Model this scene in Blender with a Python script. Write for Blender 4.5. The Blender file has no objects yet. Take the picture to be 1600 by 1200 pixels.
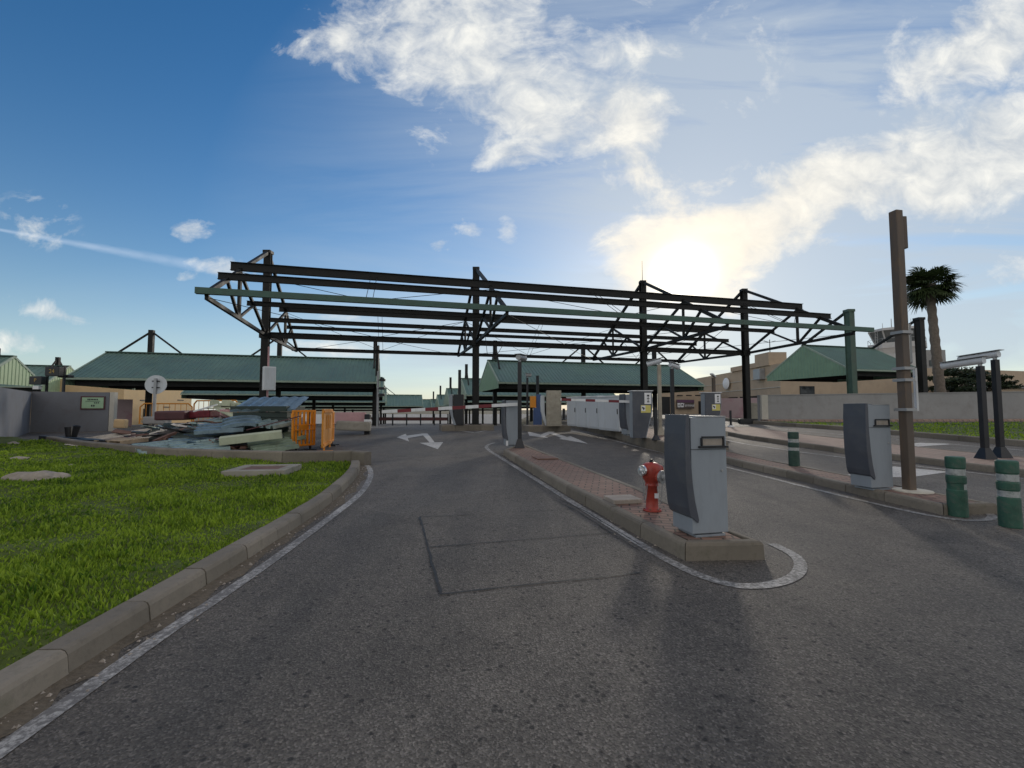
import bpy, math, random
import numpy as np
from mathutils import Vector, Matrix, Euler
random.seed(7); rng = np.random.default_rng(7)
R = math.radians
scene = bpy.context.scene
COL = scene.collection

# ------------------------------------------------------------------ camera model (used to measure the place)
HC, FPX, HORIZ = 1.6, 700.0, 640.0
PITCH = math.atan((HORIZ - 600) / FPX)
CP, SP = math.cos(PITCH), math.sin(PITCH)
def ray(px, py):
    u = (px - 800) / FPX; v = (600 - py) / FPX
    return Vector((u, CP - v * SP, SP + v * CP))
def at(px, py, Y):
    d = ray(px, py); return Vector((0, 0, HC)) + d * (Y / d.y)
def sstep(t):
    t = min(1, max(0, t)); return t * t * (3 - 2 * t)
def g(x, y):                                    # terrain: rises to the gate, falls into the car park, level on the right
    s = 0.0257
    def left(y):
        if y < 16: z = s * y
        elif y < 34: z = s * 16 + s * (y - 16) - 0.0547 / 36 * (y - 16) ** 2
        elif y < 140: z = 0.3817 - 0.029 * (y - 34)
        else: z = 0.3817 - 0.029 * 106
        return z
    def right(y):
        return s * min(y, 36) if y < 140 else s * 36 - (min(y, 300) - 140) * 0.02
    if y < 16: return s * max(y, -12)
    t = sstep((x - 1.5) / 5.5)
    return left(y) * (1 - t) + right(y) * t
def G(px, py, h=0.0):                           # where the sight line meets the ground (raised by h)
    d = ray(px, py); Y = 0.8; prev = None
    while Y < 200:
        p = Vector((0, 0, HC)) + d * (Y / d.y)
        e = p.z - g(p.x, p.y) - h
        if e <= 0:
            a, b = prev if prev else Y, Y
            for _ in range(30):
                m = (a + b) / 2; p = Vector((0, 0, HC)) + d * (m / d.y)
                if p.z - g(p.x, p.y) - h > 0: a = m
                else: b = m
            return p
        prev = Y; Y += 0.2
    return at(px, py, 90)

# ------------------------------------------------------------------ materials
def nt_mat(name):
    m = bpy.data.materials.new(name); m.use_nodes = True
    nt = m.node_tree; b = nt.nodes['Principled BSDF']
    return m, nt, b
def N(nt, t, **kw):
    n = nt.nodes.new(t)
    for k, v in kw.items():
        if k.startswith('i_'): n.inputs[k[2:].replace('_', ' ')].default_value = v
        else: setattr(n, k, v)
    return n
def L(nt, a, b): nt.links.new(a, b)
def coords(nt, scale=(1, 1, 1), rot=(0, 0, 0)):
    tc = N(nt, 'ShaderNodeTexCoord'); mp = N(nt, 'ShaderNodeMapping')
    mp.inputs['Scale'].default_value = scale; mp.inputs['Rotation'].default_value = rot
    L(nt, tc.outputs['Object'], mp.inputs['Vector']); return mp.outputs['Vector']
def noise(nt, vec, scale, detail=4, rough=0.55, dist=0):
    n = N(nt, 'ShaderNodeTexNoise'); n.inputs['Scale'].default_value = scale
    n.inputs['Detail'].default_value = detail; n.inputs['Roughness'].default_value = rough
    n.inputs['Distortion'].default_value = dist
    L(nt, vec, n.inputs['Vector']); return n.outputs['Fac']
def ramp(nt, fac, stops):
    r = N(nt, 'ShaderNodeValToRGB'); e = r.color_ramp.elements
    while len(e) < len(stops): e.new(0.5)
    for i, (p, c) in enumerate(stops):
        e[i].position = p; e[i].color = (c[0], c[1], c[2], 1) if not isinstance(c, (int, float)) else (c, c, c, 1)
    L(nt, fac, r.inputs['Fac']); return r.outputs['Color']
def mix(nt, fac, a, b, mode='MIX'):
    m = N(nt, 'ShaderNodeMix', data_type='RGBA', blend_type=mode)
    if isinstance(fac, (int, float)): m.inputs[0].default_value = fac
    else: L(nt, fac, m.inputs[0])
    for s, i in ((a, 6), (b, 7)):
        if isinstance(s, tuple): m.inputs[i].default_value = (*s[:3], 1)
        else: L(nt, s, m.inputs[i])
    return m.outputs[2]
def bump(nt, b, h, strength=0.3, dist=0.01):
    n = N(nt, 'ShaderNodeBump'); n.inputs['Strength'].default_value = strength; n.inputs['Distance'].default_value = dist
    L(nt, h, n.inputs['Height']); L(nt, n.outputs['Normal'], b.inputs['Normal'])
def sc(c, k): return tuple(min(1, x * k) for x in c[:3])
def mat(name, col, rough=0.6, metal=0.0, var=0.25, scale=2.5, dirt=None, dirt_amt=0.5, bmp=0.15, streak=False, spec=0.5):
    m, nt, b = nt_mat(name)
    v = coords(nt, (1, 1, 0.25) if streak else (1, 1, 1))
    f = noise(nt, v, scale, 6, 0.6)
    c = ramp(nt, f, [(0.3, sc(col, 1 - var)), (0.7, sc(col, 1 + var))])
    if dirt:
        f2 = noise(nt, v, scale * 2.3, 8, 0.65, 0.4)
        k = ramp(nt, f2, [(0.5, 0.0), (0.72, dirt_amt)])
        c = mix(nt, k, c, dirt)
    L(nt, c, b.inputs['Base Color'])
    b.inputs['Roughness'].default_value = rough; b.inputs['Metallic'].default_value = metal
    b.inputs['Specular IOR Level'].default_value = spec
    f3 = noise(nt, coords(nt), 40, 4)
    rr = ramp(nt, f, [(0.3, max(0, rough - 0.1)), (0.7, min(1, rough + 0.12))]); L(nt, rr, b.inputs['Roughness'])
    if bmp: bump(nt, b, f3, bmp, 0.004)
    return m

M = {}
M['steel'] = mat('dark_steel_paint', (0.013, 0.014, 0.014), 0.6, 0, 0.4, 1.5, (0.045, 0.028, 0.02), 0.3, spec=0.3)
M['fascia'] = mat('green_fascia_paint', (0.05, 0.11, 0.088), 0.5, 0, 0.25, 1.2, (0.05, 0.07, 0.05), 0.5)
M['roof'] = mat('green_roof_sheet', (0.115, 0.195, 0.165), 0.5, 0, 0.16, 0.5, (0.10, 0.13, 0.11), 0.5, 0.05)
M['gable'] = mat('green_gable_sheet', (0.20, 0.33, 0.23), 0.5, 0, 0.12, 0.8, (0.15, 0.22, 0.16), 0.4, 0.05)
M['gablelit'] = mat('sunlit_green_gable_sheet', (0.42, 0.55, 0.34), 0.55, 0, 0.12, 0.8, (0.25, 0.3, 0.2), 0.4, 0.05)  # paler copy of the gable sheet, sunlight put into its colour
M['trim'] = mat('dull_green_trim', (0.28, 0.36, 0.29), 0.55, 0, 0.15, 2)
M['colgreen'] = mat('green_column_paint', (0.05, 0.095, 0.07), 0.5, 0, 0.3, 1.5, (0.06, 0.05, 0.04), 0.4)
M['black'] = mat('black_paint', (0.014, 0.015, 0.019), 0.45, 0, 0.4, 3)
M['grey'] = mat('grey_cabinet_paint', (0.27, 0.305, 0.345), 0.42, 0, 0.08, 2.2, (0.17, 0.18, 0.19), 0.35, 0.05, True)
M['charcoal'] = mat('charcoal_panel', (0.072, 0.08, 0.10), 0.42, 0, 0.12, 2, (0.13, 0.13, 0.13), 0.4, 0.04)
M['white'] = mat('white_metal', (0.70, 0.72, 0.74), 0.45, 0, 0.06, 3, (0.45, 0.43, 0.4), 0.4, 0.03, True)
M['cabwhite'] = mat('pale_cabinet_paint', (0.56, 0.60, 0.64), 0.45, 0, 0.06, 2, (0.38, 0.38, 0.36), 0.4, 0.03, True)
M['red'] = mat('red_band', (0.15, 0.012, 0.02), 0.45, 0, 0.2, 4)
M['hydrant'] = mat('hydrant_red_paint', (0.36, 0.045, 0.028), 0.42, 0, 0.18, 9, (0.16, 0.03, 0.02), 0.5, 0.12)
M['chrome'] = mat('worn_aluminium', (0.62, 0.64, 0.66), 0.32, 0.9, 0.1, 8)
M['alu'] = mat('galvanised_metal', (0.36, 0.37, 0.38), 0.5, 0.5, 0.15, 3)
M['rustpost'] = mat('rusty_post', (0.105, 0.082, 0.066), 0.6, 0, 0.35, 2.2, (0.21, 0.125, 0.055), 0.55, 0.2, True)
M['boll'] = mat('green_bollard_plastic', (0.028, 0.095, 0.066), 0.6, 0, 0.3, 6, (0.11, 0.12, 0.10), 0.65, 0.15)
M['bolldark'] = mat('dark_green_bollard_plastic', (0.02, 0.06, 0.045), 0.55, 0, 0.25, 6, (0.10, 0.12, 0.10), 0.4, 0.15)
M['band'] = mat('worn_reflective_band', (0.36, 0.38, 0.38), 0.5, 0, 0.25, 9, (0.10, 0.15, 0.13), 0.9, 0.1)
M['orange'] = mat('orange_plastic', (0.74, 0.27, 0.018), 0.45, 0, 0.12, 4, (0.4, 0.15, 0.03), 0.4, 0.05)
M['amber'] = mat('amber_plastic', (0.60, 0.24, 0.02), 0.5, 0, 0.12, 4, (0.4, 0.17, 0.04), 0.4, 0.05)
M['tan'] = mat('tan_render', (0.46, 0.36, 0.26), 0.85, 0, 0.08, 0.6, (0.35, 0.27, 0.2), 0.5, 0.1)
M['yellow'] = mat('ochre_render', (0.62, 0.45, 0.25), 0.85, 0, 0.06, 0.6, (0.48, 0.36, 0.22), 0.4, 0.1)
M['wall'] = mat('grey_wall_render', (0.30, 0.30, 0.30), 0.88, 0, 0.10, 0.7, (0.22, 0.21, 0.20), 0.55, 0.2)
M['walldark'] = mat('slate_wall_render', (0.172, 0.183, 0.205), 0.88, 0, 0.12, 0.7, (0.13, 0.115, 0.12), 0.55, 0.2)
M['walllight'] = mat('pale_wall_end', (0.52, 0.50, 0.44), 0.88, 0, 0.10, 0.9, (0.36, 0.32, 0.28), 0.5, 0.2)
M['pink'] = mat('pink_stained_render', (0.42, 0.32, 0.33), 0.88, 0, 0.12, 0.5, (0.33, 0.12, 0.17), 0.6, 0.2)
M['pinkslab'] = mat('pink_painted_board', (0.50, 0.30, 0.31), 0.8, 0, 0.12, 1, (0.35, 0.2, 0.2), 0.5, 0.2)
M['dark'] = mat('dark_void', (0.012, 0.013, 0.015), 0.5, 0, 0.2, 2)
M['glass'] = mat('dark_window_glass', (0.03, 0.035, 0.04), 0.12, 0, 0.2, 2, None, 0, 0)
M['towergl'] = mat('tower_glass', (0.11, 0.12, 0.125), 0.25, 0, 0.2, 0.5, None, 0, 0)
M['towerw'] = mat('tower_white_render', (0.50, 0.50, 0.50), 0.7, 0, 0.08, 0.3, (0.36, 0.36, 0.36), 0.4, 0.1)
M['yel'] = mat('yellow_label', (0.62, 0.55, 0.16), 0.5, 0, 0.05, 5)
M['labelw'] = mat('white_label', (0.75, 0.76, 0.78), 0.5, 0, 0.05, 5)
M['ink'] = mat('black_ink', (0.02, 0.02, 0.03), 0.5, 0, 0.1, 5)
M['amberink'] = mat('dull_amber_lettering', (0.42, 0.28, 0.07), 0.5, 0, 0.1, 5)
M['plaque'] = mat('pale_green_plaque', (0.33, 0.50, 0.32), 0.5, 0, 0.06, 3)
M['maroon'] = mat('maroon_frame', (0.085, 0.03, 0.035), 0.5, 0, 0.2, 3)
M['plum'] = mat('plum_band', (0.13, 0.065, 0.12), 0.5, 0, 0.1, 3)
M['signdark'] = mat('dark_brown_board', (0.10, 0.08, 0.075), 0.5, 0, 0.1, 3)
M['sheetT'] = mat('pale_teal_sheet', (0.28, 0.37, 0.36), 0.33, 0.3, 0.35, 2.5, (0.09, 0.12, 0.11), 0.7, 0.06)
M['sheetB'] = mat('blue_grey_sheet', (0.18, 0.25, 0.30), 0.33, 0.3, 0.35, 2.5, (0.08, 0.11, 0.12), 0.7, 0.06)
M['sheetG'] = mat('dusty_green_sheet', (0.20, 0.26, 0.19), 0.45, 0.1, 0.35, 2.5, (0.12, 0.13, 0.09), 0.7, 0.06)
M['sheetD'] = mat('dark_green_sheet', (0.02, 0.038, 0.033), 0.5, 0.1, 0.3, 1.5, (0.05, 0.05, 0.045), 0.5, 0.06)
M['foam'] = mat('pale_foam_board', (0.42, 0.46, 0.33), 0.85, 0, 0.15, 3, (0.4, 0.4, 0.28), 0.5, 0.2)
M['wood'] = mat('weathered_timber', (0.40, 0.31, 0.21), 0.8, 0, 0.25, 3, (0.2, 0.15, 0.1), 0.5, 0.3)
M['plank'] = mat('pale_profile', (0.66, 0.61, 0.54), 0.7, 0, 0.2, 2, (0.25, 0.22, 0.19), 0.6, 0.2)
M['crimson'] = mat('crimson_tarp', (0.17, 0.018, 0.03), 0.6, 0, 0.4, 4, (0.06, 0.01, 0.015), 0.5, 0.3)
M['plinth'] = mat('concrete_plinth', (0.30, 0.28, 0.24), 0.9, 0, 0.18, 1.3, (0.16, 0.15, 0.12), 0.6, 0.3)
M['pole'] = mat('beige_pole', (0.34, 0.31, 0.25), 0.6, 0, 0.2, 3, (0.2, 0.16, 0.12), 0.5, 0.1)
M['blue'] = mat('blue_paint', (0.05, 0.09, 0.22), 0.5, 0, 0.2, 3)
M['rock'] = mat('pale_limestone', (0.34, 0.30, 0.26), 0.9, 0, 0.25, 4, (0.2, 0.17, 0.13), 0.5, 0.5)
M['rust'] = mat('rusty_iron', (0.17, 0.095, 0.07), 0.75, 0, 0.3, 6, (0.09, 0.06, 0.05), 0.5, 0.3)
M['bark'] = mat('palm_bark', (0.17, 0.14, 0.115), 0.9, 0, 0.3, 5, (0.09, 0.075, 0.06), 0.5, 0.6)
M['guard'] = mat('dark_red_rail', (0.09, 0.028, 0.028), 0.6, 0, 0.3, 2)

def leafmat(name, c1, c2, trans=0.35, rough=0.55):
    m, nt, b = nt_mat(name)
    geo = N(nt, 'ShaderNodeNewGeometry')
    f = noise(nt, coords(nt), 0.9, 6, 0.7, 0.5)
    f2 = N(nt, 'ShaderNodeMath', operation='MULTIPLY_ADD'); L(nt, geo.outputs['Random Per Island'], f2.inputs[0])
    f2.inputs[1].default_value = 0.4
    sub = N(nt, 'ShaderNodeMath', operation='SUBTRACT'); L(nt, f, sub.inputs[0]); sub.inputs[1].default_value = 0.22
    L(nt, sub.outputs[0], f2.inputs[2])
    c = ramp(nt, f2.outputs[0], [(0.2, c1), (0.62, c2), (0.80, c2), (0.92, tuple(0.5 * a + 0.5 * b for a, b in zip(c2, (c2[0] * 1.3, c2[1] * 0.85, c2[2] * 1.2))))])
    L(nt, c, b.inputs['Base Color']); b.inputs['Roughness'].default_value = rough
    b.inputs['Specular IOR Level'].default_value = 0.3
    tr = N(nt, 'ShaderNodeBsdfTranslucent'); L(nt, c, tr.inputs['Color'])
    ms = N(nt, 'ShaderNodeMixShader'); ms.inputs[0].default_value = trans
    L(nt, b.outputs[0], ms.inputs[1]); L(nt, tr.outputs[0], ms.inputs[2])
    L(nt, ms.outputs[0], nt.nodes['Material Output'].inputs['Surface']); return m
M['grass'] = leafmat('grass_blade', (0.045, 0.115, 0.012), (0.31, 0.43, 0.04), 0.5)
M['palm'] = leafmat('palm_frond', (0.02, 0.035, 0.012), (0.05, 0.075, 0.025), 0.2)
M['pine'] = leafmat('pine_needle_clump', (0.012, 0.022, 0.012), (0.04, 0.06, 0.028), 0.15)

def m_asphalt():
    m, nt, b = nt_mat('worn_asphalt')
    v = coords(nt)
    big = noise(nt, v, 0.35, 5, 0.6, 0.6)
    mid = noise(nt, v, 2.2, 6, 0.65)
    base = ramp(nt, big, [(0.28, (0.112, 0.101, 0.089)), (0.72, (0.165, 0.150, 0.132))])
    base = mix(nt, ramp(nt, mid, [(0.42, 0.0), (0.75, 0.6)]), base, (0.068, 0.063, 0.059))
    vs = coords(nt, (1.0, 0.06, 1), (0, 0, R(8))); st = noise(nt, vs, 1.5, 5, 0.55)
    base = mix(nt, ramp(nt, st, [(0.48, 0.0), (0.70, 0.5)]), base, (0.060, 0.057, 0.055))
    pv = N(nt, 'ShaderNodeTexVoronoi'); pv.inputs['Scale'].default_value = 0.22; L(nt, v, pv.inputs['Vector'])
    psp = N(nt, 'ShaderNodeSeparateColor'); L(nt, pv.outputs['Color'], psp.inputs[0])
    base = mix(nt, 1.0, base, ramp(nt, psp.outputs[0], [(0.0, 0.86), (1.0, 1.12)]), 'MULTIPLY')
    oil = ramp(nt, noise(nt, v, 1.05, 3, 0.45), [(0.66, 0.0), (0.76, 0.55)])
    base = mix(nt, oil, base, (0.042, 0.040, 0.039))
    vo = N(nt, 'ShaderNodeTexVoronoi'); vo.inputs['Scale'].default_value = 95; L(nt, v, vo.inputs['Vector'])
    sep = N(nt, 'ShaderNodeSeparateColor'); L(nt, vo.outputs['Color'], sep.inputs[0])
    st2 = ramp(nt, sep.outputs[0], [(0.0, 0.55), (0.4, 0.9), (0.8, 1.15), (0.97, 1.75)])
    base = mix(nt, 1.0, base, st2, 'MULTIPLY')
    vo2 = N(nt, 'ShaderNodeTexVoronoi'); vo2.inputs['Scale'].default_value = 26; L(nt, v, vo2.inputs['Vector'])
    sep2 = N(nt, 'ShaderNodeSeparateColor'); L(nt, vo2.outputs['Color'], sep2.inputs[0])
    pkm = N(nt, 'ShaderNodeMath', operation='MULTIPLY_ADD'); L(nt, mid, pkm.inputs[0]); pkm.inputs[1].default_value = 0.9; L(nt, sep2.outputs[1], pkm.inputs[2])
    pk = N(nt, 'ShaderNodeMath', operation='MULTIPLY'); L(nt, ramp(nt, pkm.outputs[0], [(1.12, 0.0), (1.2, 1.0)]) if False else ramp(nt, sep2.outputs[1], [(0.86, 0.0), (0.91, 0.85)]), pk.inputs[0]); L(nt, ramp(nt, vo2.outputs['Distance'], [(0.25, 1.0), (0.5, 0.0)]), pk.inputs[1])
    base = mix(nt, pk.outputs[0], base, (0.026, 0.025, 0.025))
    # cracks, sparse
    vc = N(nt, 'ShaderNodeTexVoronoi', feature='DISTANCE_TO_EDGE'); vc.inputs['Scale'].default_value = 0.33
    dv = N(nt, 'ShaderNodeVectorMath', operation='ADD'); nz = N(nt, 'ShaderNodeTexNoise'); nz.inputs['Scale'].default_value = 1.7; nz.inputs['Detail'].default_value = 6
    L(nt, v, nz.inputs['Vector']); L(nt, v, dv.inputs[0]); L(nt, nz.outputs['Color'], dv.inputs[1]); L(nt, dv.outputs[0], vc.inputs['Vector'])
    ck = ramp(nt, vc.outputs['Distance'], [(0.0, 0.75), (0.006, 0.0)])
    ckm = ramp(nt, noise(nt, v, 0.5, 2), [(0.52, 0.0), (0.6, 1.0)])
    cf = N(nt, 'ShaderNodeMath', operation='MULTIPLY'); L(nt, ck, cf.inputs[0]); L(nt, ckm, cf.inputs[1])
    base = mix(nt, cf.outputs[0], base, (0.03, 0.03, 0.03))
    L(nt, base, b.inputs['Base Color'])
    L(nt, ramp(nt, big, [(0.3, 0.62), (0.7, 0.78)]), b.inputs['Roughness'])
    b.inputs['Specular IOR Level'].default_value = 0.32
    hsum = N(nt, 'ShaderNodeMath', operation='ADD'); L(nt, vo.outputs['Distance'], hsum.inputs[0]); L(nt, noise(nt, v, 160, 3), hsum.inputs[1])
    bump(nt, b, hsum.outputs[0], 0.8, 0.007)
    return m
M['asphalt'] = m_asphalt()
def m_paint(name='worn_road_paint', lo=0.52):
    m, nt, b = nt_mat(name); v = coords(nt)
    f = noise(nt, v, 26, 8, 0.75); f2 = noise(nt, v, 1.4, 4)
    s = N(nt, 'ShaderNodeMath', operation='MULTIPLY_ADD'); L(nt, f2, s.inputs[0]); s.inputs[1].default_value = 0.35; L(nt, f, s.inputs[2])
    k = ramp(nt, s.outputs[0], [(lo, 0.0), (lo + 0.2, 0.95)])
    c = mix(nt, k, (0.52, 0.51, 0.49), (0.13, 0.125, 0.12))
    L(nt, c, b.inputs['Base Color']); b.inputs['Roughness'].default_value = 0.7
    bump(nt, b, f, 0.4, 0.004); return m
M['paint'] = m_paint(); M['arrowpaint'] = m_paint('arrow_road_paint', 0.66)
def m_kerb():
    m, nt, b = nt_mat('weathered_kerb_concrete'); v = coords(nt)
    f = noise(nt, v, 1.7, 7, 0.65); f2 = noise(nt, v, 22, 5, 0.7)
    c = ramp(nt, f, [(0.28, (0.15, 0.135, 0.11)), (0.72, (0.245, 0.215, 0.175))])
    c = mix(nt, ramp(nt, f2, [(0.52, 0.0), (0.78, 0.6)]), c, (0.10, 0.092, 0.078))
    moss = ramp(nt, noise(nt, v, 3.4, 6, 0.7), [(0.56, 0.0), (0.7, 0.55)])
    c = mix(nt, moss, c, (0.085, 0.085, 0.055))
    geo = N(nt, 'ShaderNodeNewGeometry'); rnd = ramp(nt, geo.outputs['Random Per Island'], [(0, 0.8), (1, 1.15)])
    c = mix(nt, 1.0, c, rnd, 'MULTIPLY')
    L(nt, c, b.inputs['Base Color']); b.inputs['Roughness'].default_value = 0.88
    bump(nt, b, f2, 0.5, 0.006); return m
M['kerb'] = m_kerb()
def m_brick(name, c1, c2, mortar, rotz):
    m, nt, b = nt_mat(name)
    v = coords(nt, (1, 1, 1), (0, 0, rotz))
    br = N(nt, 'ShaderNodeTexBrick'); L(nt, v, br.inputs['Vector'])
    br.inputs['Scale'].default_value = 1; br.inputs['Brick Width'].default_value = 0.22; br.inputs['Row Height'].default_value = 0.11
    br.inputs['Mortar Size'].default_value = 0.011; br.inputs['Mortar Smooth'].default_value = 0.3
    br.inputs['Color1'].default_value = (*c1, 1); br.inputs['Color2'].default_value = (*c2, 1); br.inputs['Mortar'].default_value = (*mortar, 1)
    f = noise(nt, coords(nt), 1.3, 6, 0.6)
    c = mix(nt, ramp(nt, f, [(0.4, 0.0), (0.72, 0.6)]), br.outputs['Color'], (0.19, 0.15, 0.12))
    L(nt, c, b.inputs['Base Color']); b.inputs['Roughness'].default_value = 0.8
    inv = N(nt, 'ShaderNodeMath', operation='SUBTRACT'); inv.inputs[0].default_value = 1; L(nt, br.outputs['Fac'], inv.inputs[1])
    bump(nt, b, inv.outputs[0], 0.6, 0.006); return m
M['brick1'] = m_brick('red_brick_paving', (0.20, 0.115, 0.088), (0.28, 0.165, 0.125), (0.045, 0.038, 0.032), R(12.5))
M['brick2'] = m_brick('pink_brick_paving', (0.30, 0.20, 0.16), (0.37, 0.26, 0.21), (0.16, 0.13, 0.11), R(11))
def m_soil(name, c1, c2):
    m, nt, b = nt_mat(name); v = coords(nt)
    f = noise(nt, v, 0.8, 8, 0.65); f2 = noise(nt, v, 30, 4)
    c = mix(nt, ramp(nt, f2, [(0.4, 0.0), (0.7, 0.5)]), ramp(nt, f, [(0.3, c1), (0.7, c2)]), sc(c1, 0.5))
    L(nt, c, b.inputs['Base Color']); b.inputs['Roughness'].default_value = 0.95
    bump(nt, b, f2, 0.6, 0.02); return m
M['lawn'] = m_soil('lawn_turf', (0.06, 0.085, 0.012), (0.10, 0.14, 0.02))
M['ground'] = m_soil('dry_ground', (0.14, 0.12, 0.075), (0.2, 0.18, 0.11))
M['dirt'] = m_soil('gutter_dirt', (0.10, 0.082, 0.062), (0.17, 0.14, 0.10))
M['groove'] = mat('tar_sealed_groove', (0.014, 0.014, 0.014), 0.6, 0, 0.3, 20)

# ------------------------------------------------------------------ mesh builder
class MB:
    def __init__(s): s.v = []; s.f = []; s.mi = []; s.cur = 0
    def add(s, vs, fs):
        o = len(s.v); s.v += [tuple(v) for v in vs]; s.f += [tuple(i + o for i in f) for f in fs]; s.mi += [s.cur] * len(fs); return s
    def box(s, c, size, rot=None):
        hx, hy, hz = size[0] / 2, size[1] / 2, size[2] / 2
        vs = [Vector((x, y, z)) for z in (-hz, hz) for y in (-hy, hy) for x in (-hx, hx)]
        if rot is not None: vs = [rot @ v for v in vs]
        c = Vector(c); return s.add([v + c for v in vs], [(0, 2, 3, 1), (4, 5, 7, 6), (0, 1, 5, 4), (2, 6, 7, 3), (0, 4, 6, 2), (1, 3, 7, 5)])
    def frame(s, p0, p1, up=(0, 0, 1)):
        d = (Vector(p1) - Vector(p0)); l = d.length; d.normalize(); up = Vector(up)
        if abs(d.dot(up)) > 0.98: up = Vector((0, 1, 0))
        x = d.cross(up).normalized(); z = x.cross(d).normalized()
        return Matrix((x, d, z)).transposed(), l
    def bar(s, p0, p1, w, h, up=(0, 0, 1)):
        m, l = s.frame(p0, p1, up); return s.box((Vector(p0) + Vector(p1)) / 2, (w, l, h), m)
    def ibeam(s, p0, p1, w, h, tf=0.025, tw=0.016, up=(0, 0, 1)):
        m, l = s.frame(p0, p1, up); c = (Vector(p0) + Vector(p1)) / 2
        s.box(c + m @ Vector((0, 0, h / 2 - tf / 2)), (w, l, tf), m); s.box(c - m @ Vector((0, 0, h / 2 - tf / 2)), (w, l, tf), m)
        return s.box(c, (tw, l, h - 2 * tf), m)
    def tube(s, p0, p1, r0, r1=None, n=10, cap=True):
        r1 = r0 if r1 is None else r1
        m, l = s.frame(p0, p1); vs = []
        for p, r in ((p0, r0), (p1, r1)):
            for i in range(n):
                a = 2 * math.pi * i / n; vs.append(Vector(p) + m @ Vector((r * math.cos(a), 0, r * math.sin(a))))
        fs = [(i, (i + 1) % n, n + (i + 1) % n, n + i) for i in range(n)]
        if cap: fs += [tuple(range(n - 1, -1, -1)), tuple(range(n, 2 * n))]
        return s.add(vs, fs)
    def path(s, pts, r, n=6):
        for a, b in zip(pts[:-1], pts[1:]): s.tube(a, b, r, r, n)
        return s
    def lathe(s, prof, c=(0, 0, 0), n=20, axis=None):
        c = Vector(c); vs = []; m = Matrix.Identity(3)
        if axis is not None: m = Vector(axis).to_track_quat('Z', 'Y').to_matrix()
        for r, z in prof:
            for i in range(n):
                a = 2 * math.pi * i / n; vs.append(c + m @ Vector((r * math.cos(a), r * math.sin(a), z)))
        k = len(prof)
        fs = [(j * n + i, j * n + (i + 1) % n, (j + 1) * n + (i + 1) % n, (j + 1) * n + i) for j in range(k - 1) for i in range(n)]
        fs += [tuple(range(n - 1, -1, -1)), tuple(range((k - 1) * n, k * n))]
        return s.add(vs, fs)
    def prism(s, bot, top):                       # two matching 3D rings
        n = len(bot); fs = [(i, (i + 1) % n, n + (i + 1) % n, n + i) for i in range(n)]
        fs += [tuple(range(n - 1, -1, -1)), tuple(range(n, 2 * n))]
        return s.add(list(bot) + list(top), fs)
    def quad(s, *p): return s.add(p, [tuple(range(len(p)))])
    def build(s, name, material, parent=None, smooth=False, bevel=0.0, recalc=True, local=False):
        off = Vector((0, 0, 0)); p = parent
        while p is not None and not local: off += p.location; p = p.parent
        me = bpy.data.meshes.new(name)
        me.from_pydata([(v[0] - off.x, v[1] - off.y, v[2] - off.z) for v in s.v], [], s.f)
        mats = material if isinstance(material, (list, tuple)) else [material]
        for m in mats: me.materials.append(m)
        if len(mats) > 1: me.polygons.foreach_set('material_index', s.mi)
        if smooth: me.polygons.foreach_set('use_smooth', [True] * len(me.polygons))
        if recalc:
            import bmesh
            bm = bmesh.new(); bm.from_mesh(me)
            if bevel:
                es = [e for e in bm.edges if len(e.link_faces) == 2 and e.calc_face_angle(0) > 0.6]
                bmesh.ops.bevel(bm, geom=es, offset=bevel, segments=2, affect='EDGES', profile=0.6, clamp_overlap=True)
            bmesh.ops.recalc_face_normals(bm, faces=bm.faces); bm.to_mesh(me); bm.free()
        me.update()
        o = bpy.data.objects.new(name, me); COL.objects.link(o)
        if parent is not None: o.parent = parent
        return o
def thing(name, loc, label, cat, group=None, rz=0):
    o = bpy.data.objects.new(name, None); o.empty_display_size = 0.2; COL.objects.link(o)
    o.location = loc; o.rotation_euler = (0, 0, rz); tag(o, label, cat, group); return o
def tag(o, label=None, cat=None, group=None, kind=None):
    if label: o['label'] = label
    if cat: o['category'] = cat
    if group: o['group'] = group
    if kind: o['kind'] = kind
    return o
def struct(mb, name, m, **kw):
    o = mb.build(name, m, **kw); o['kind'] = 'structure'; return o
def rebase(o, p):                                # put a single-mesh thing's origin at its base
    p = Vector(p); o.data.transform(Matrix.Translation(-p)); o.location = p; return o
def copy_tree(o, parent=None):
    c = o.copy(); COL.objects.link(c); c.parent = parent
    for ch in list(o.children): copy_tree(ch, c)
    return c
def text_obj(body, size, m, name, parent, matrix, extrude=0.002):
    cu = bpy.data.curves.new(name, 'FONT'); cu.body = body; cu.size = size; cu.extrude = extrude
    cu.align_x = 'CENTER'; cu.align_y = 'CENTER'
    t = bpy.data.objects.new(name + '_tmp', cu); COL.objects.link(t)
    dg = bpy.context.evaluated_depsgraph_get(); me = bpy.data.meshes.new_from_object(t.evaluated_get(dg))
    bpy.data.objects.remove(t); bpy.data.curves.remove(cu)
    me.name = name; me.materials.clear(); me.materials.append(m); me.transform(matrix)
    o = bpy.data.objects.new(name, me); COL.objects.link(o); o.parent = parent
    return o

U = Vector((0.9678, 0.2516, 0)); NB = Vector((-0.2516, 0.9678, 0))     # canopy length / canopy depth (away from camera)
def gz(p): return g(p[0], p[1])

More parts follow.
